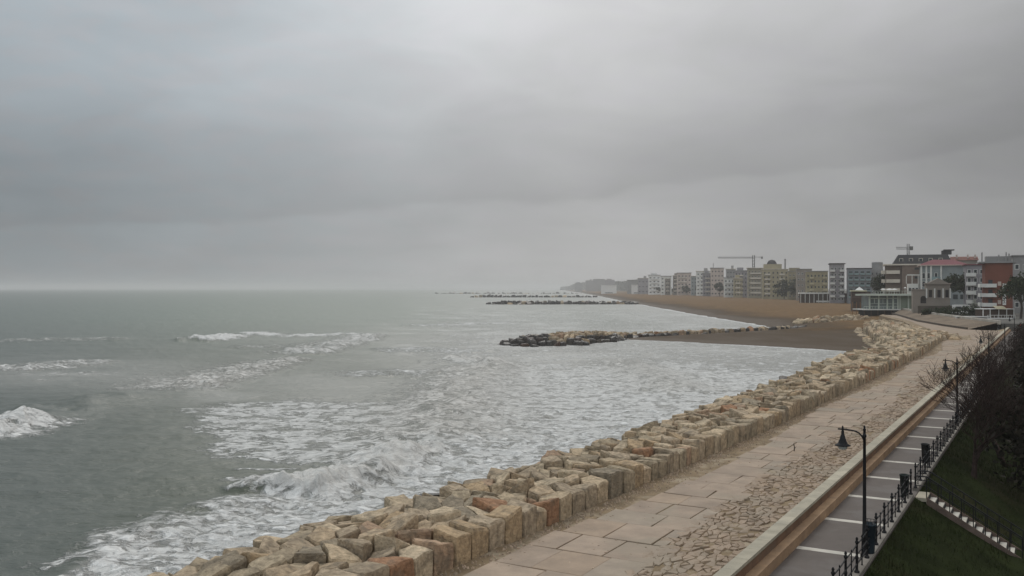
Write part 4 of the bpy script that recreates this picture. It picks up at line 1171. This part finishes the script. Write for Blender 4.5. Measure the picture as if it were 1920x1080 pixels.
# 3 classical villa
B = Bld('villa', 'beige classical villa with a low pediment and tall dark windows', 'villa', 1737, 1781, 533, 290, 9, C_beige, zb=4.2)
B.body()
mb = MB(); a = B.H + .002; h = B.W / 2
mb.box(-h - .3, -.5, a, h + .3, B.d, a + .4, C_beige)
mb.add([(-h + .6, -.4, a + .401), (h - .6, -.4, a + .401), (0, -.4, a + 1.9), (-h + .6, 6, a + .401), (h - .6, 6, a + .401), (0, 6, a + 1.9)], [(0, 1, 2), (3, 5, 4), (0, 2, 5, 3), (1, 4, 5, 2), (0, 3, 4, 1)], C_beige)
B.part('roof', mb)
for x in (-2.2, .25, 2.5): B.put('window', ('w7', lambda: wmesh(1.25, 2.6, C_beige, M_dark)), x, 0, B.H - 4.2)
for x in (-3.3, -1.0, 1.4, 3.4): B.put('pilaster', ('p7', lambda: (lambda q_: (q_.box(-.2, -.3, 0, .2, -.003, 3.0, C_pale), q_)[1])(MB())), x, 0, B.H - 4.3)
B = Bld('villa_wing', 'lower beige wing with an arched doorway joined to the classical villa', 'villa wing', 1712, 1736, 544, 292, 8, C_beige, zb=4.2)
B.body(); B.cornice(C_beige, .3, .2)
B.put('arched_door', ('ad', lambda: (lambda q_: (q_.tube([(0, -.06, 1.5), (0, -.01, 1.5)], .8, M_dark, 14), q_.box(-.8, -.06, 0, .8, -.01, 1.5, M_dark), q_)[2])(MB())), 1.1, 0, 3.0)
# garden wall and hedge below the villa
mb = MB(); mb.box(-7, 0, -.5, 7.4, .5, 2.5, wm('brown wall', (.085, .072, .058))); o = mb.build('garden_wall'); o.location = (XY(1765, 285), 285, 4.0); tag(o, 'brown garden wall below the classical villa', 'wall')
leafy('hedge', 1812, 262, 5.0, 7.5, 2, 1.4, 'dark clipped hedge along the street below the pine', 101, n=3200, leaf=.25, trunk=False, zb=4.1, cat='hedge')
leafy('hedge', 1760, 272, 4.9, 5.5, 1.6, .9, 'low dark hedge behind the pale terrace wall', 102, n=2200, leaf=.22, trunk=False, zb=4.1, cat='hedge')
leafy('shrub', 1822, 285, 7.2, 1.4, 1.2, 1.5, 'white blossomed shrub before the umbrella pine', 103, m=leafmat('white blossom', (.42, .42, .38), (.28, .30, .24)), n=420, leaf=.22, trunk=False, zb=4.2, cat='shrub')
# white parked van
vn = empty('parked_van', (XY(1803, 270), 270, 4.2), 'white van parked beside the blossomed shrub', 'van')
mb = MB(); mb.box(-2.3, -.9, 1.3, 2.1, .9, 2.9, M_white); mb.box(-2.6, -.92, .45, 2.6, .92, 1.299, M_white); mb.build('body', vn)
mb = MB(); mb.box(-2.0, -.95, 1.6, -.6, -.91, 2.4, M_glass); mb.build('window', vn); mb = MB(); mb.box(2.101, -.8, 1.4, 2.16, .8, 2.5, M_glass); mb.build('windscreen', vn)
for x in (-1.6, 1.6):
    for y in (-.85, .75): mb = MB(); mb.tube([(x, y - .1, .36), (x, y + .1, .36)], .36, M_iron, 12); mb.build('wheel', vn)
# white planter terrace and cafe
mb = MB(); mb.box(-4.2, 0, 0, 4.0, .3, .45, M_white); mb.box(-4.2, -.6, .451, 4.0, .9, .6, M_white); o = mb.build('terrace_bench'); o.location = (XY(1824, 236), 236, 4.2); tag(o, 'long white bench wall on the street before the cafe', 'bench')
# 4 red brick hotel with vertical sign
B = Bld('hotel', 'red brick hotel with white balconies and a tall vertical name sign', 'hotel', 1848, 1898, 493, 262, 14, C_redb, zb=4.2)
B.body(); B.box('roof', -B.W / 2 - 1.6, -.6, B.H + .002, B.W / 2 + 1.2, B.d, B.H + .4, C_greyr)
B.box('roof_terrace', -B.W / 2 + .2, 1, B.H + .402, B.W / 2 - .3, 6, B.H + 1.9, C_greyr)
for x, h_ in ((-B.W / 2 - .8, 2.6), (B.W / 2 - 1.6, 2.6), (B.W / 2 - .9, 2.2), (0, 1.9)):
    B.put('chimney', (('c', h_), lambda: (lambda q_: (q_.box(-.17, -.17, 0, .17, .17, h_, C_greyr), q_)[1])(MB())), x, .5, B.H + .402)
for f in range(3):
    B.put('balcony', ('b8', lambda: balc(3.6, 1.3, C_pale if f != 2 else C_pink, .85)), -B.W / 2 + 1.0, 0, 2.7 + f * 2.7)
    B.put('balcony', ('b9', lambda: balc(10, 1.3, C_pale, .85)), -B.W / 2, 5.5, 2.7 + f * 2.7, -math.pi / 2)
    B.put('window', ('w8', lambda: wmesh(.85, 1.15, C_pink, C_pink)), B.W / 2 - 3.3, 0, 3.2 + f * 2.6)
    B.put('window', ('w9', lambda: wmesh(1.4, 1.9, C_redb)), -B.W / 2 + 1.3, 0, 2.9 + f * 2.7)
sg_ = MB(); sg_.box(-.42, -.3, 0, .42, -.002, 6.0, M_white); sgn = B.part('sign', sg_); sgn.location = (B.W / 2 - 2.1, 0, 3.0)
M_let = mat('sign lettering', (.03, .03, .032), .6, .05, 1)
for k, ch in enumerate('ITALIA'):     # best reading of the blurred vertical lettering
    cu = bpy.data.curves.new('letter', 'FONT'); cu.body = ch; cu.size = .85; cu.extrude = .02; cu.align_x = 'CENTER'; cu.align_y = 'CENTER'
    tmp = bpy.data.objects.new('letter', cu); me_ = bpy.data.meshes.new_from_object(tmp); bpy.data.objects.remove(tmp); lo_ = bpy.data.objects.new('letter', me_); COL.objects.link(lo_); lo_.parent = sgn; lo_.location = (0, -.33, 5.35 - k * .94); lo_.rotation_euler = (math.pi / 2, 0, 0); me_.materials.clear(); me_.materials.append(M_let)
# cafe in front
cf = empty('cafe_terrace', (XY(1872, 236), 236, 4.2), 'cafe terrace with pale yellow awning and white railing below the brick hotel', 'cafe')
mb = MB(); mb.add([(-1.3, -1.2, 2.5), (1.3, -1.2, 2.5), (1.3, .8, 3.2), (-1.3, .8, 3.2), (-1.3, -1.2, 2.4), (1.3, -1.2, 2.4), (1.3, .8, 3.1), (-1.3, .8, 3.1)], [(0, 1, 2, 3), (4, 7, 6, 5), (0, 4, 5, 1), (2, 6, 7, 3), (1, 5, 6, 2), (3, 7, 4, 0)], mat('pale yellow canvas', (.42, .38, .26), .8, .1, 1)); o = mb.build('awning', cf); o.location = (.3, 0, 0)
mb = MB(); mb.box(-3.6, 1.0, 2.3, 4.6, 5, 2.5, M_white); mb.build('roof', cf)
for x in (-3.4, -1.6, .6, 2.6, 4.4): mb = MB(); mb.box(x - .09, .9, 0, x + .09, 1.0 - .002, 2.5, M_white); mb.build('post', cf)
mb = MB(); mb.box(-3.6, -1.6, .85, 3.4, -1.52, .95, M_white); mb.box(-3.6, -1.6, .0, 3.4, -1.52, .25, M_white)
for k in range(9): mb.box(-3.6 + k * .87, -1.6, .251, -3.54 + k * .87, -1.52, .849, M_white)
mb.build('railing', cf)
mb = MB(); mb.box(-3.5, 1.2, 0, 4.5, 4.8, 2.29, C_wood); mb.build('wall', cf)
# grey end building at the right edge
B = Bld('apartment_building', 'grey apartment building at the right edge behind the brick hotel', 'building', 1900, 1960, 480, 285, 14, C_greyr, zb=4.2)
B.body(); B.cornice(C_greyr); B.windows(4, 4, 1.2, 1.6, C_pale, top=1); 
# pinkish hotel behind the pine
B = Bld('apartment_building', 'grey pink block with white balconies between the turquoise and brick hotels', 'building', 1812, 1846, 497, 300, 14, C_lil, zb=4.2)
B.body(); B.box('roof', -B.W / 2 - .5, -.5, B.H + .002, B.W / 2 + .5, B.d, B.H + .35, C_maroon); B.balconies(5, [-1.3], 2.8, 1.2, C_pale); B.windows(5, 3, 1.1, 1.5, C_pale)
# far red tiled houses peeking behind
B = Bld('house', 'red tiled house roof peeking out behind the turquoise hotel', 'house', 1786, 1832, 488, 420, 12, C_beige)
B.body(); mb = MB(); a = B.H + .002; W2 = B.W / 2 + .5
mb.add([(-W2, -.5, a), (W2, -.5, a), (W2, B.d, a), (-W2, B.d, a), (-W2, B.d / 2, a + 1.8), (W2, B.d / 2, a + 1.8)], [(0, 1, 5, 4), (2, 3, 4, 5), (0, 4, 3), (1, 2, 5)], wm('red roof tiles', (.15, .065, .05))); rf = B.part('roof', mb)
for x in (-3.5, 1.0, 4): mb = MB(); mb.box(x, 2, a + .9, x + .7, 2.7, a + 2.6, C_pink); mb.build('chimney', rf)

# 5 restaurant pavilion on the beach
Yp = 330
pvn = empty('beach_pavilion', (XY(1658, Yp), Yp, ZY(579.5, Yp)), 'pale green glazed beach pavilion on a raised deck at the head of the beach', 'pavilion')
sx = Yp / FP
def L_(px): return (px - 1658) * sx
def Z_(py): return (579.5 - py) * sx
mb = MB(); mb.box(L_(1616), -1.5, -.35, L_(1686), 9, 0, C_pale); mb.build('deck', pvn)
mb = MB(); mb.box(L_(1632), 0.9, .002, L_(1684), 8.5, Z_(554.6), C_pglass); mb.build('wall', pvn)
rf = MB(); rf.box(L_(1622), -1.2, Z_(554.5), L_(1718), 9.5, Z_(551.3), C_green); rf = rf.build('roof', pvn)
for px in (1632, 1649, 1665, 1676, 1685): mb = MB(); mb.box(L_(px) - .22, .5, .002, L_(px) + .22, .88, Z_(554.6), C_green); mb.build('column', pvn)
for px0_, px1_ in ((1634, 1648), (1650, 1664), (1667, 1684)):
    mb = MB(); mb.box(L_(px0_), .6, Z_(560), L_(px1_), .85, Z_(558.6), C_green); mb.box(L_(px0_), .6, Z_(569.5), L_(px1_), .85, Z_(568.9), C_green)
    mb.box(L_((px0_ + px1_) / 2) - .06, .62, Z_(568.8), L_((px0_ + px1_) / 2) + .06, .84, Z_(560.1), C_green); mb.build('window_frame', pvn)
mb = MB(); mb.box(L_(1617), -1.4, .9, L_(1686), -1.3, 1.0, C_green)
for k in range(14): x = L_(1617) + k * (L_(1686) - L_(1617) - .1) / 13; mb.box(x, -1.4, .002, x + .07, -1.3, .899, C_green)
mb.build('railing', pvn)
mb = MB(); mb.box(L_(1690), 1, -.3, L_(1713), 8.5, Z_(554.6), wm('green wall', (.20, .235, .18))); mb.build('side_room', pvn)
for px in (1688, 1704, 1712.5): mb = MB(); mb.box(L_(px), .6, -.3, L_(px) + .4, .95, Z_(554.6), C_green); mb.build('column', pvn)
mb = MB(); mb.box(L_(1626), 1.5, -3.4, L_(1696), 8.4, -.352, M_dark); mb.build('undercroft_shade', pvn)  # solid near-black block painted as the shade in the void under the deck
for k in range(6): mb = MB(); x = L_(1618) + k * 2.4; mb.box(x, -1.1, -4, x + .25, -.85, -.352, C_wood); mb.build('stilt', pvn)
# rooftop terrace furniture
mb = MB(); zt_ = Z_(551.3) + .002
for k in range(17): x = L_(1634) + k * .95; mb.box(x, -.9, zt_, x + .09, -.82, zt_ + 1.0, C_green)
mb.box(L_(1634), -.9, zt_ + 1.001, L_(1634) + 16 * .95 + .09, -.82, zt_ + 1.1, C_green); mb.build('roof_railing', pvn)
pg = 'pale parasols on the pavilion roof terrace'
for k, (px, py) in enumerate([(1668, 541), (1677, 542.5), (1697, 538), (1656, 546)]):
    um = empty('parasol', (XY(px, Yp + 2), Yp + 2, ZY(551, Yp)), ['widest pale parasol on the pavilion roof terrace', 'pale parasol just right of the widest one', 'tallest pale parasol at the right end of the roof terrace', 'low pale parasol at the left of the roof terrace'][k], 'parasol', pg)
    h = max(1.9, (551 - py) * sx)
    mb = MB(); mb.tube([(0, 0, 0), (0, 0, h)], .05, M_white, 6); mb.build('pole', um)
    mb = MB(); w_ = [1.5, 1.1, .5, 1.0][k]; mb.lathe(0, 0, [(w_, h - .45), (w_ * .98, h - .38), (0, h)], M_white, 8); mb.build('canopy', um)
# mushroom parasol on the slope top
um = empty('parasol', (XY(1727, 322), 322, 4.4), 'small pale parasol beside the pavilion at the top of the stone slope', 'parasol')
mb = MB(); mb.tube([(0, 0, 0), (0, 0, 2.3)], .06, M_dark, 6); mb.build('pole', um)
mb = MB(); mb.lathe(0, 0, [(1.05, 1.8), (1.0, 1.95), (.5, 2.35), (0, 2.45)], M_white, 12); mb.build('canopy', um)

# 6 beach club huts
B = Bld('beach_hut', 'long beach club hut with flat white roof and open veranda', 'beach hut', 1500, 1560, 551, 560, 12, C_wood)
B.body(); B.box('roof', -B.W / 2 - .8, -3.5, B.H + .002, B.W / 2 + .8, B.d + .5, B.H + .75, C_pale)
for k in range(8): B.put('post', ('po', lambda: (lambda q_: (q_.box(-.16, -3.2, -.6, .16, -2.9, B.H, C_pale), q_)[1])(MB())), -B.W / 2 + .4 + k * (B.W - .8) / 7, 0, 0)
B.box('veranda_rail', 0, -3.4, .3, B.W / 2 - .5, -3.22, 1.3, C_pale)
B = Bld('beach_hut', 'dark beach hut with pale roof right of the long club hut', 'beach hut', 1562, 1592, 550, 555, 12, C_wood)
B.body(); B.box('roof', -B.W / 2 - .5, -1.5, B.H + .002, B.W / 2 + .8, B.d + .5, B.H + .6, C_pale); B.windows(1, 3, 1.5, 1.4, C_wood, z0=.8, top=.3)
B = Bld('kiosk', 'dark brown beach kiosk with a pale yellow roof and peak', 'kiosk', 1597, 1632, 546.5, 380, 8, C_wood, zb=2.6)
B.body(); mb = MB(); a = B.H + .002; mb.box(-B.W / 2 - .3, -.8, a, B.W / 2 - 1.4, 8, a + .5, mat('yellow roof', (.50, .48, .33), .7, .1, .5)); mb.add([(-2.2, 1, a + .501), (1.2, 1, a + .501), (1.2, 4, a + .501), (-2.2, 4, a + .501), (-.5, 2.5, a + 1.9)], [(0, 1, 4), (1, 2, 4), (2, 3, 4), (3, 0, 4)], M_white); B.part('roof', mb); B.windows(1, 3, 1.2, 1.1, C_wood, z0=1.2, top=.4)
B = Bld('beach_shelter', 'small timber beach shelter with open posts beside the kiosk', 'shelter', 1598, 1614, 566, 350, 4, C_wood, zb=1.9)
B.box('roof', -B.W / 2 - .2, 0, B.H + .002, B.W / 2 + .2, 3.5, B.H + 1.6, C_wood)
for x in (-1, 0, 1): B.box('post', x * (B.W / 2 - .2) - .12, .2, -1, x * (B.W / 2 - .2) + .12, .45, B.H, wm('orange timber', (.22, .12, .06)))
B = Bld('beach_tent', 'long low white beach tent at the back of the sand', 'tent', 1412, 1453, 549.3, 900, 10, C_wood)
B.body(); B.box('roof', -B.W / 2 - .5, -.8, B.H + .002, B.W / 2 + .5, B.d, B.H + 2.3, M_white)
for k, (p0, p1, Y, yt, lb) in enumerate([(1127, 1156, 1750, 534.0, 'white beach cabin farthest up the shore'), (1184, 1201, 1500, 533.6, 'small white beach cabin before the grey end block'), (1316, 1324, 1150, 543.5, 'tiny white cabin below the terraced blocks'), (1343, 1358, 1000, 541.5, 'low pale cabin under the dark pine')]):
    B = Bld('beach_cabin', lb, 'cabin', p0, p1, yt + .8, Y, 8, M_white, group='white cabins along the back of the beach')
    B.body(); B.box('roof', -B.W / 2 - .4, -.6, B.H + .002, B.W / 2 + .4, B.d, B.H + .6, M_white); B.put('window', ('wc', lambda: wmesh(B.W * .5, 1.6, M_white, M_dark)), 0, 0, .8)

# 7 blue hotel and its tower
B = Bld('hotel', 'grey blue hotel with rows of teal and white balconies', 'hotel', 1590, 1634, 504, 520, 16, C_blue)
B.body(); B.cornice(C_slate, .5)
fh = B.H / 6
for f in range(1, 6):
    for k in range(4):
        x = -B.W / 2 + (k + .5) * B.W / 4 * .98
        B.put('balcony', ('b10', lambda: balc(2.3, 1.2, C_pale if f > 4 else C_teal, .9)), x, 0, f * fh)
        B.put('window', ('w10', lambda: wmesh(2.2, 1.8, C_teal)), x, 0, f * fh + .2)
B = Bld('stair_tower', 'round topped grey tower behind the grey blue hotel', 'tower', 1632, 1656, 504, 530, 12, C_greyr)
B.body(); B.windows(5, 3, .9, 1.3, C_greyr); mb = MB(); mb.lathe(.5, 4, [(3.0, B.H), (3.0, B.H + 3.6), (2.7, B.H + 3.9), (0, B.H + 4.0)], C_greyr, 16); B.part('water_tank', mb)
B = Bld('apartment_building', 'tall lilac grey block with stacked white balconies left of the blue hotel', 'building', 1557, 1583, 495, 535, 15, C_lil)
B.body(); B.cornice(C_slate, .5, .6); B.balconies(6, [2.6], 2.6, 1.3, C_pale); B.balconies(6, [-2.6], 2.6, 1.3, C_cream); B.windows(6, 4, 1.0, 1.5, C_pale)
B = Bld('apartment_building', 'olive ochre apartment block behind the long beach hut', 'building', 1512, 1552, 509, 570, 15, C_olive)
B.body(); B.cornice(C_greyr, .4); B.windows(5, 6, 1.1, 1.5, C_yel, ny=3); B.balconies(5, [-3, 4.6], 2.5, 1.2, C_yel)
B = Bld('apartment_building', 'small brownish block peeping above the olive block roof', 'building', 1494, 1522, 505, 640, 15, C_beige)
B.body(); B.cornice(C_greyr, .4); B.windows(5, 4, 1.1, 1.4, C_pale)
# 8 yellow block cluster
B = Bld('apartment_building', 'dull yellow apartment block with small dark roof dome', 'building', 1430, 1478, 505, 740, 18, C_yel)
B.body(); B.cornice(C_cream, .4); B.windows(6, 6, 1.3, 1.6, C_olive, ny=2); B.balconies(6, [-6, 5], 4, 1.3, C_cream)
B.box('penthouse', -B.W / 2 + 1, 2, B.H + .402, B.W / 2 - 5, 14, B.H + 4.2, C_yel)
mb = MB(); mb.lathe(-2.5, 8, [(4.0, B.H + 4.21), (3.6, B.H + 5.5), (2.4, B.H + 7.2), (0, B.H + 8.0)], C_slate, 12); B.part('dome', mb)
mb = MB(); mb.box(7.0, 4, B.H + .41, 8.2, 5.2, B.H + 8.4, C_greyr); B.part('chimney', mb)
B = Bld('apartment_building', 'ochre block with a stepped roof behind the dark pines', 'building', 1478, 1506, 509, 700, 14, C_olive)
B.body(); B.cornice(C_greyr, .4); B.windows(5, 4, 1.2, 1.5, C_cream); B.box('penthouse', -4.5, 2, B.H + .402, 3, 10, B.H + 2.8, C_olive)
B = Bld('apartment_building', 'broad beige yellow block left of the domed block', 'building', 1402, 1432, 503, 800, 16, wm('beige yellow render', (.26, .235, .17)))
B.body(); B.cornice(C_cream, .5, .8); B.windows(6, 5, 1.2, 1.6, C_cream, ny=2); B.balconies(6, [0], 9, 1.4, C_cream)
# 9 and 10 pale blocks down the shore
rows = [
    (1378, 1401, 508, 860, C_lil, 'lilac grey block with a white cornice', 6, 4),
    (1362, 1379, 505, 940, C_greyr, 'grey block behind the lilac one with a curved roof', 6, 3),
    (1358, 1377, 521, 880, C_pale, 'low pale grey block with white bands in front of the grey one', 4, 3),
    (1376, 1392, 522, 850, C_yel, 'small cream yellow building at the edge of the sand', 4, 3),
    (1333, 1357, 503, 980, C_pink, 'tall pale pink block with a rooftop mast', 6, 4),
    (1306, 1332, 509, 1050, C_pale, 'white and grey block with green roof garden', 6, 4),
    (1318, 1334, 513, 1000, C_lil, 'lilac balconied block tucked beside the pink block', 5, 3),
    (1296, 1312, 518, 1090, C_turq, 'pale turquoise terraced block', 5, 3),
    (1270, 1296, 512, 1160, C_pink, 'cream pink block with a low gable', 5, 4),
    (1262, 1275, 517, 1190, C_beige, 'narrow beige block left of the gabled one', 5, 2),
    (1239, 1259, 518, 1240, C_pale, 'white block with rounded end and rooftop tanks', 5, 3),
    (1247, 1257, 523, 1200, C_beige, 'low brown grey building in front of the rounded white block', 4, 2),
    (1216, 1238, 516, 1320, M_white, 'bright white hotel with stepped balcony bands', 5, 3),
    (1196, 1216, 522, 1450, C_lil, 'dull lilac block closing the row of pale hotels', 3, 3),
    (1176, 1194, 525.5, 1550, C_greyr, 'grey flat roofed block beyond the lilac end one', 3, 3),
    (1134, 1152, 525, 2600, C_lil, 'hazy long flat block on the headland', 4, 4),
    (1112, 1134, 523.5, 2800, C_greyr, 'hazy taller block on the headland', 4, 3),
    (1098, 1112, 526, 2900, C_greyr, 'hazy low block near the tip of the headland', 3, 3),
    (1078, 1092, 531, 3000, C_greyr, 'farthest hazy building at the tip of the headland', 2, 3)]
for i, (p0, p1, yt, Y, m_, lb, fl, nx) in enumerate(rows):
    B = Bld('apartment_building', lb, 'building', p0, p1, yt, Y, 16, m_, group='pale blocks along the far beach')
    B.body(); B.cornice(C_cream if i % 2 else C_greyr, .6, .7)
    if Y < 1500:
        B.windows(fl, nx, B.W / nx * .5, 1.7, m_, glass=M_glass)
        if i % 3 != 1: B.balconies(fl, [(-.2 + .05 * i % .4) * B.W * .5], B.W * .55, 1.5, M_white if m_ in (C_pale, M_white, C_turq) else C_cream)
    if i % 3 == 0: B.box('penthouse', -B.W * .3, 3, B.H + .602, B.W * .2, 12, B.H + 3.2, m_)
    if i % 4 == 1: B.box('roof_box', B.W * .05, 3, B.H + .602, B.W * .3, 8, B.H + 3.8, C_greyr)
    if 'mast' in lb: mb = MB(); mb.tube([(-4, 5, B.H + .6), (-4, 5, B.H + 5.5)], .35, C_greyr, 6); B.part('mast', mb)
# hazy woods on the headland and behind the town
tw = MB(); r5 = random.Random(77); vs = []; fs = []
for k in range(9000):
    u = r5.random()
    px = 1052 + 170 * u; Y = 5600 - 3400 * u + r5.uniform(-60, 60)
    top = np.interp(px, [1052, 1066, 1080, 1100, 1160, 1175, 1190, 1222], [540.0, 538.8, 533, 530, 529, 529, 526, 527])
    x = XY(px, Y); z = ZY(top, Y) * r5.random() ** .5; z = max(3, z + r5.uniform(-1, 2)); L = r5.uniform(2.5, 5.5) * Y / 3500
    a = Vector((r5.gauss(0, 1), r5.gauss(0, 1), r5.gauss(0, 1))).normalized(); c_ = a.cross(Vector((r5.gauss(0, 1), r5.gauss(0, 1), r5.gauss(0, 1)))).normalized(); p = Vector((x, Y, z)); i = len(vs)
    vs += [tuple(p - a * L), tuple(p + c_ * L), tuple(p + a * L), tuple(p - c_ * L)]; fs.append((i, i + 1, i + 2, i + 3))
tw.add(vs, fs, M_leaf); tag(tw.build('distant_woods'), 'hazy dark belt of trees along the headland', 'woods', None, 'stuff')

# cranes
def crane(px, Y, ytop, pxa, pxb, label):
    x = XY(px, Y); zt = ZY(ytop, Y); root = empty('tower_crane', (x, Y, 3.5), label, 'crane', 'tower cranes over the town'); M_cr = wm('crane grey', (.13, .13, .12))
    h = zt - 3.5; mb = MB(); w_ = .9 * Y / 900
    for a, b_ in ((-w_, -w_), (w_, -w_), (w_, w_), (-w_, w_)): mb.tube([(a, b_, -1), (a, b_, h + 2)], .22 * Y / 900, M_cr, 4)
    n = int(h / 3)
    for k in range(n):
        for a, b_, c_, d_ in ((-w_, -w_, w_, -w_), (-w_, w_, -w_, -w_)): mb.tube([(a, b_, k * 3), (c_, d_, k * 3 + 3)], .15 * Y / 900, M_cr, 4)
    mb.build('mast', root)
    mb = MB(); xa, xb = XY(pxa, Y) - x, XY(pxb, Y) - x; r_ = .22 * Y / 900
    mb.tube([(xa, 0, h), (xb, 0, h)], r_, M_cr, 4); mb.tube([(xa, -w_, h - 1.2), (0, -w_, h - 1.2)], r_, M_cr, 4)
    nj = 16
    for k in range(nj):
        u, v = xa * (1 - k / nj), xa * (1 - (k + .5) / nj); mb.tube([(u, 0, h), (v, -w_, h - 1.2)], r_ * .6, M_cr, 4)
    mb.build('jib', root)
    mb = MB(); mb.box(xb - 1.6, -.8, h - 1.8, xb, .8, h + .5, M_cr); mb.build('counterweight', root)
crane(1413, 1000, 482, 1346, 1430, 'slender tower crane with a long jib above the yellow blocks')
crane(1703, 560, 463.5, 1680, 1711, 'short tower crane rising behind the slate roofed hotel')

# ------------------------------------------------------------------ haze
hz = bpy.data.materials.new('sea haze'); hz.use_nodes = True
t = NT(hz.node_tree); t.n.clear(); out = t.node('ShaderNodeOutputMaterial'); pvv = t.node('ShaderNodeVolumePrincipled')
pvv.inputs['Color'].default_value = (.78, .785, .79, 1); pvv.inputs['Density'].default_value = .00022; pvv.inputs['Anisotropy'].default_value = .45
t.l.new(pvv.outputs[0], out.inputs['Volume'])
mb = MB(); mb.box(-15500, -120, -4, 15500, 15500, 48, hz); tag(mb.build('haze'), 'thin grey sea haze over the whole shore', 'haze', None, 'stuff')
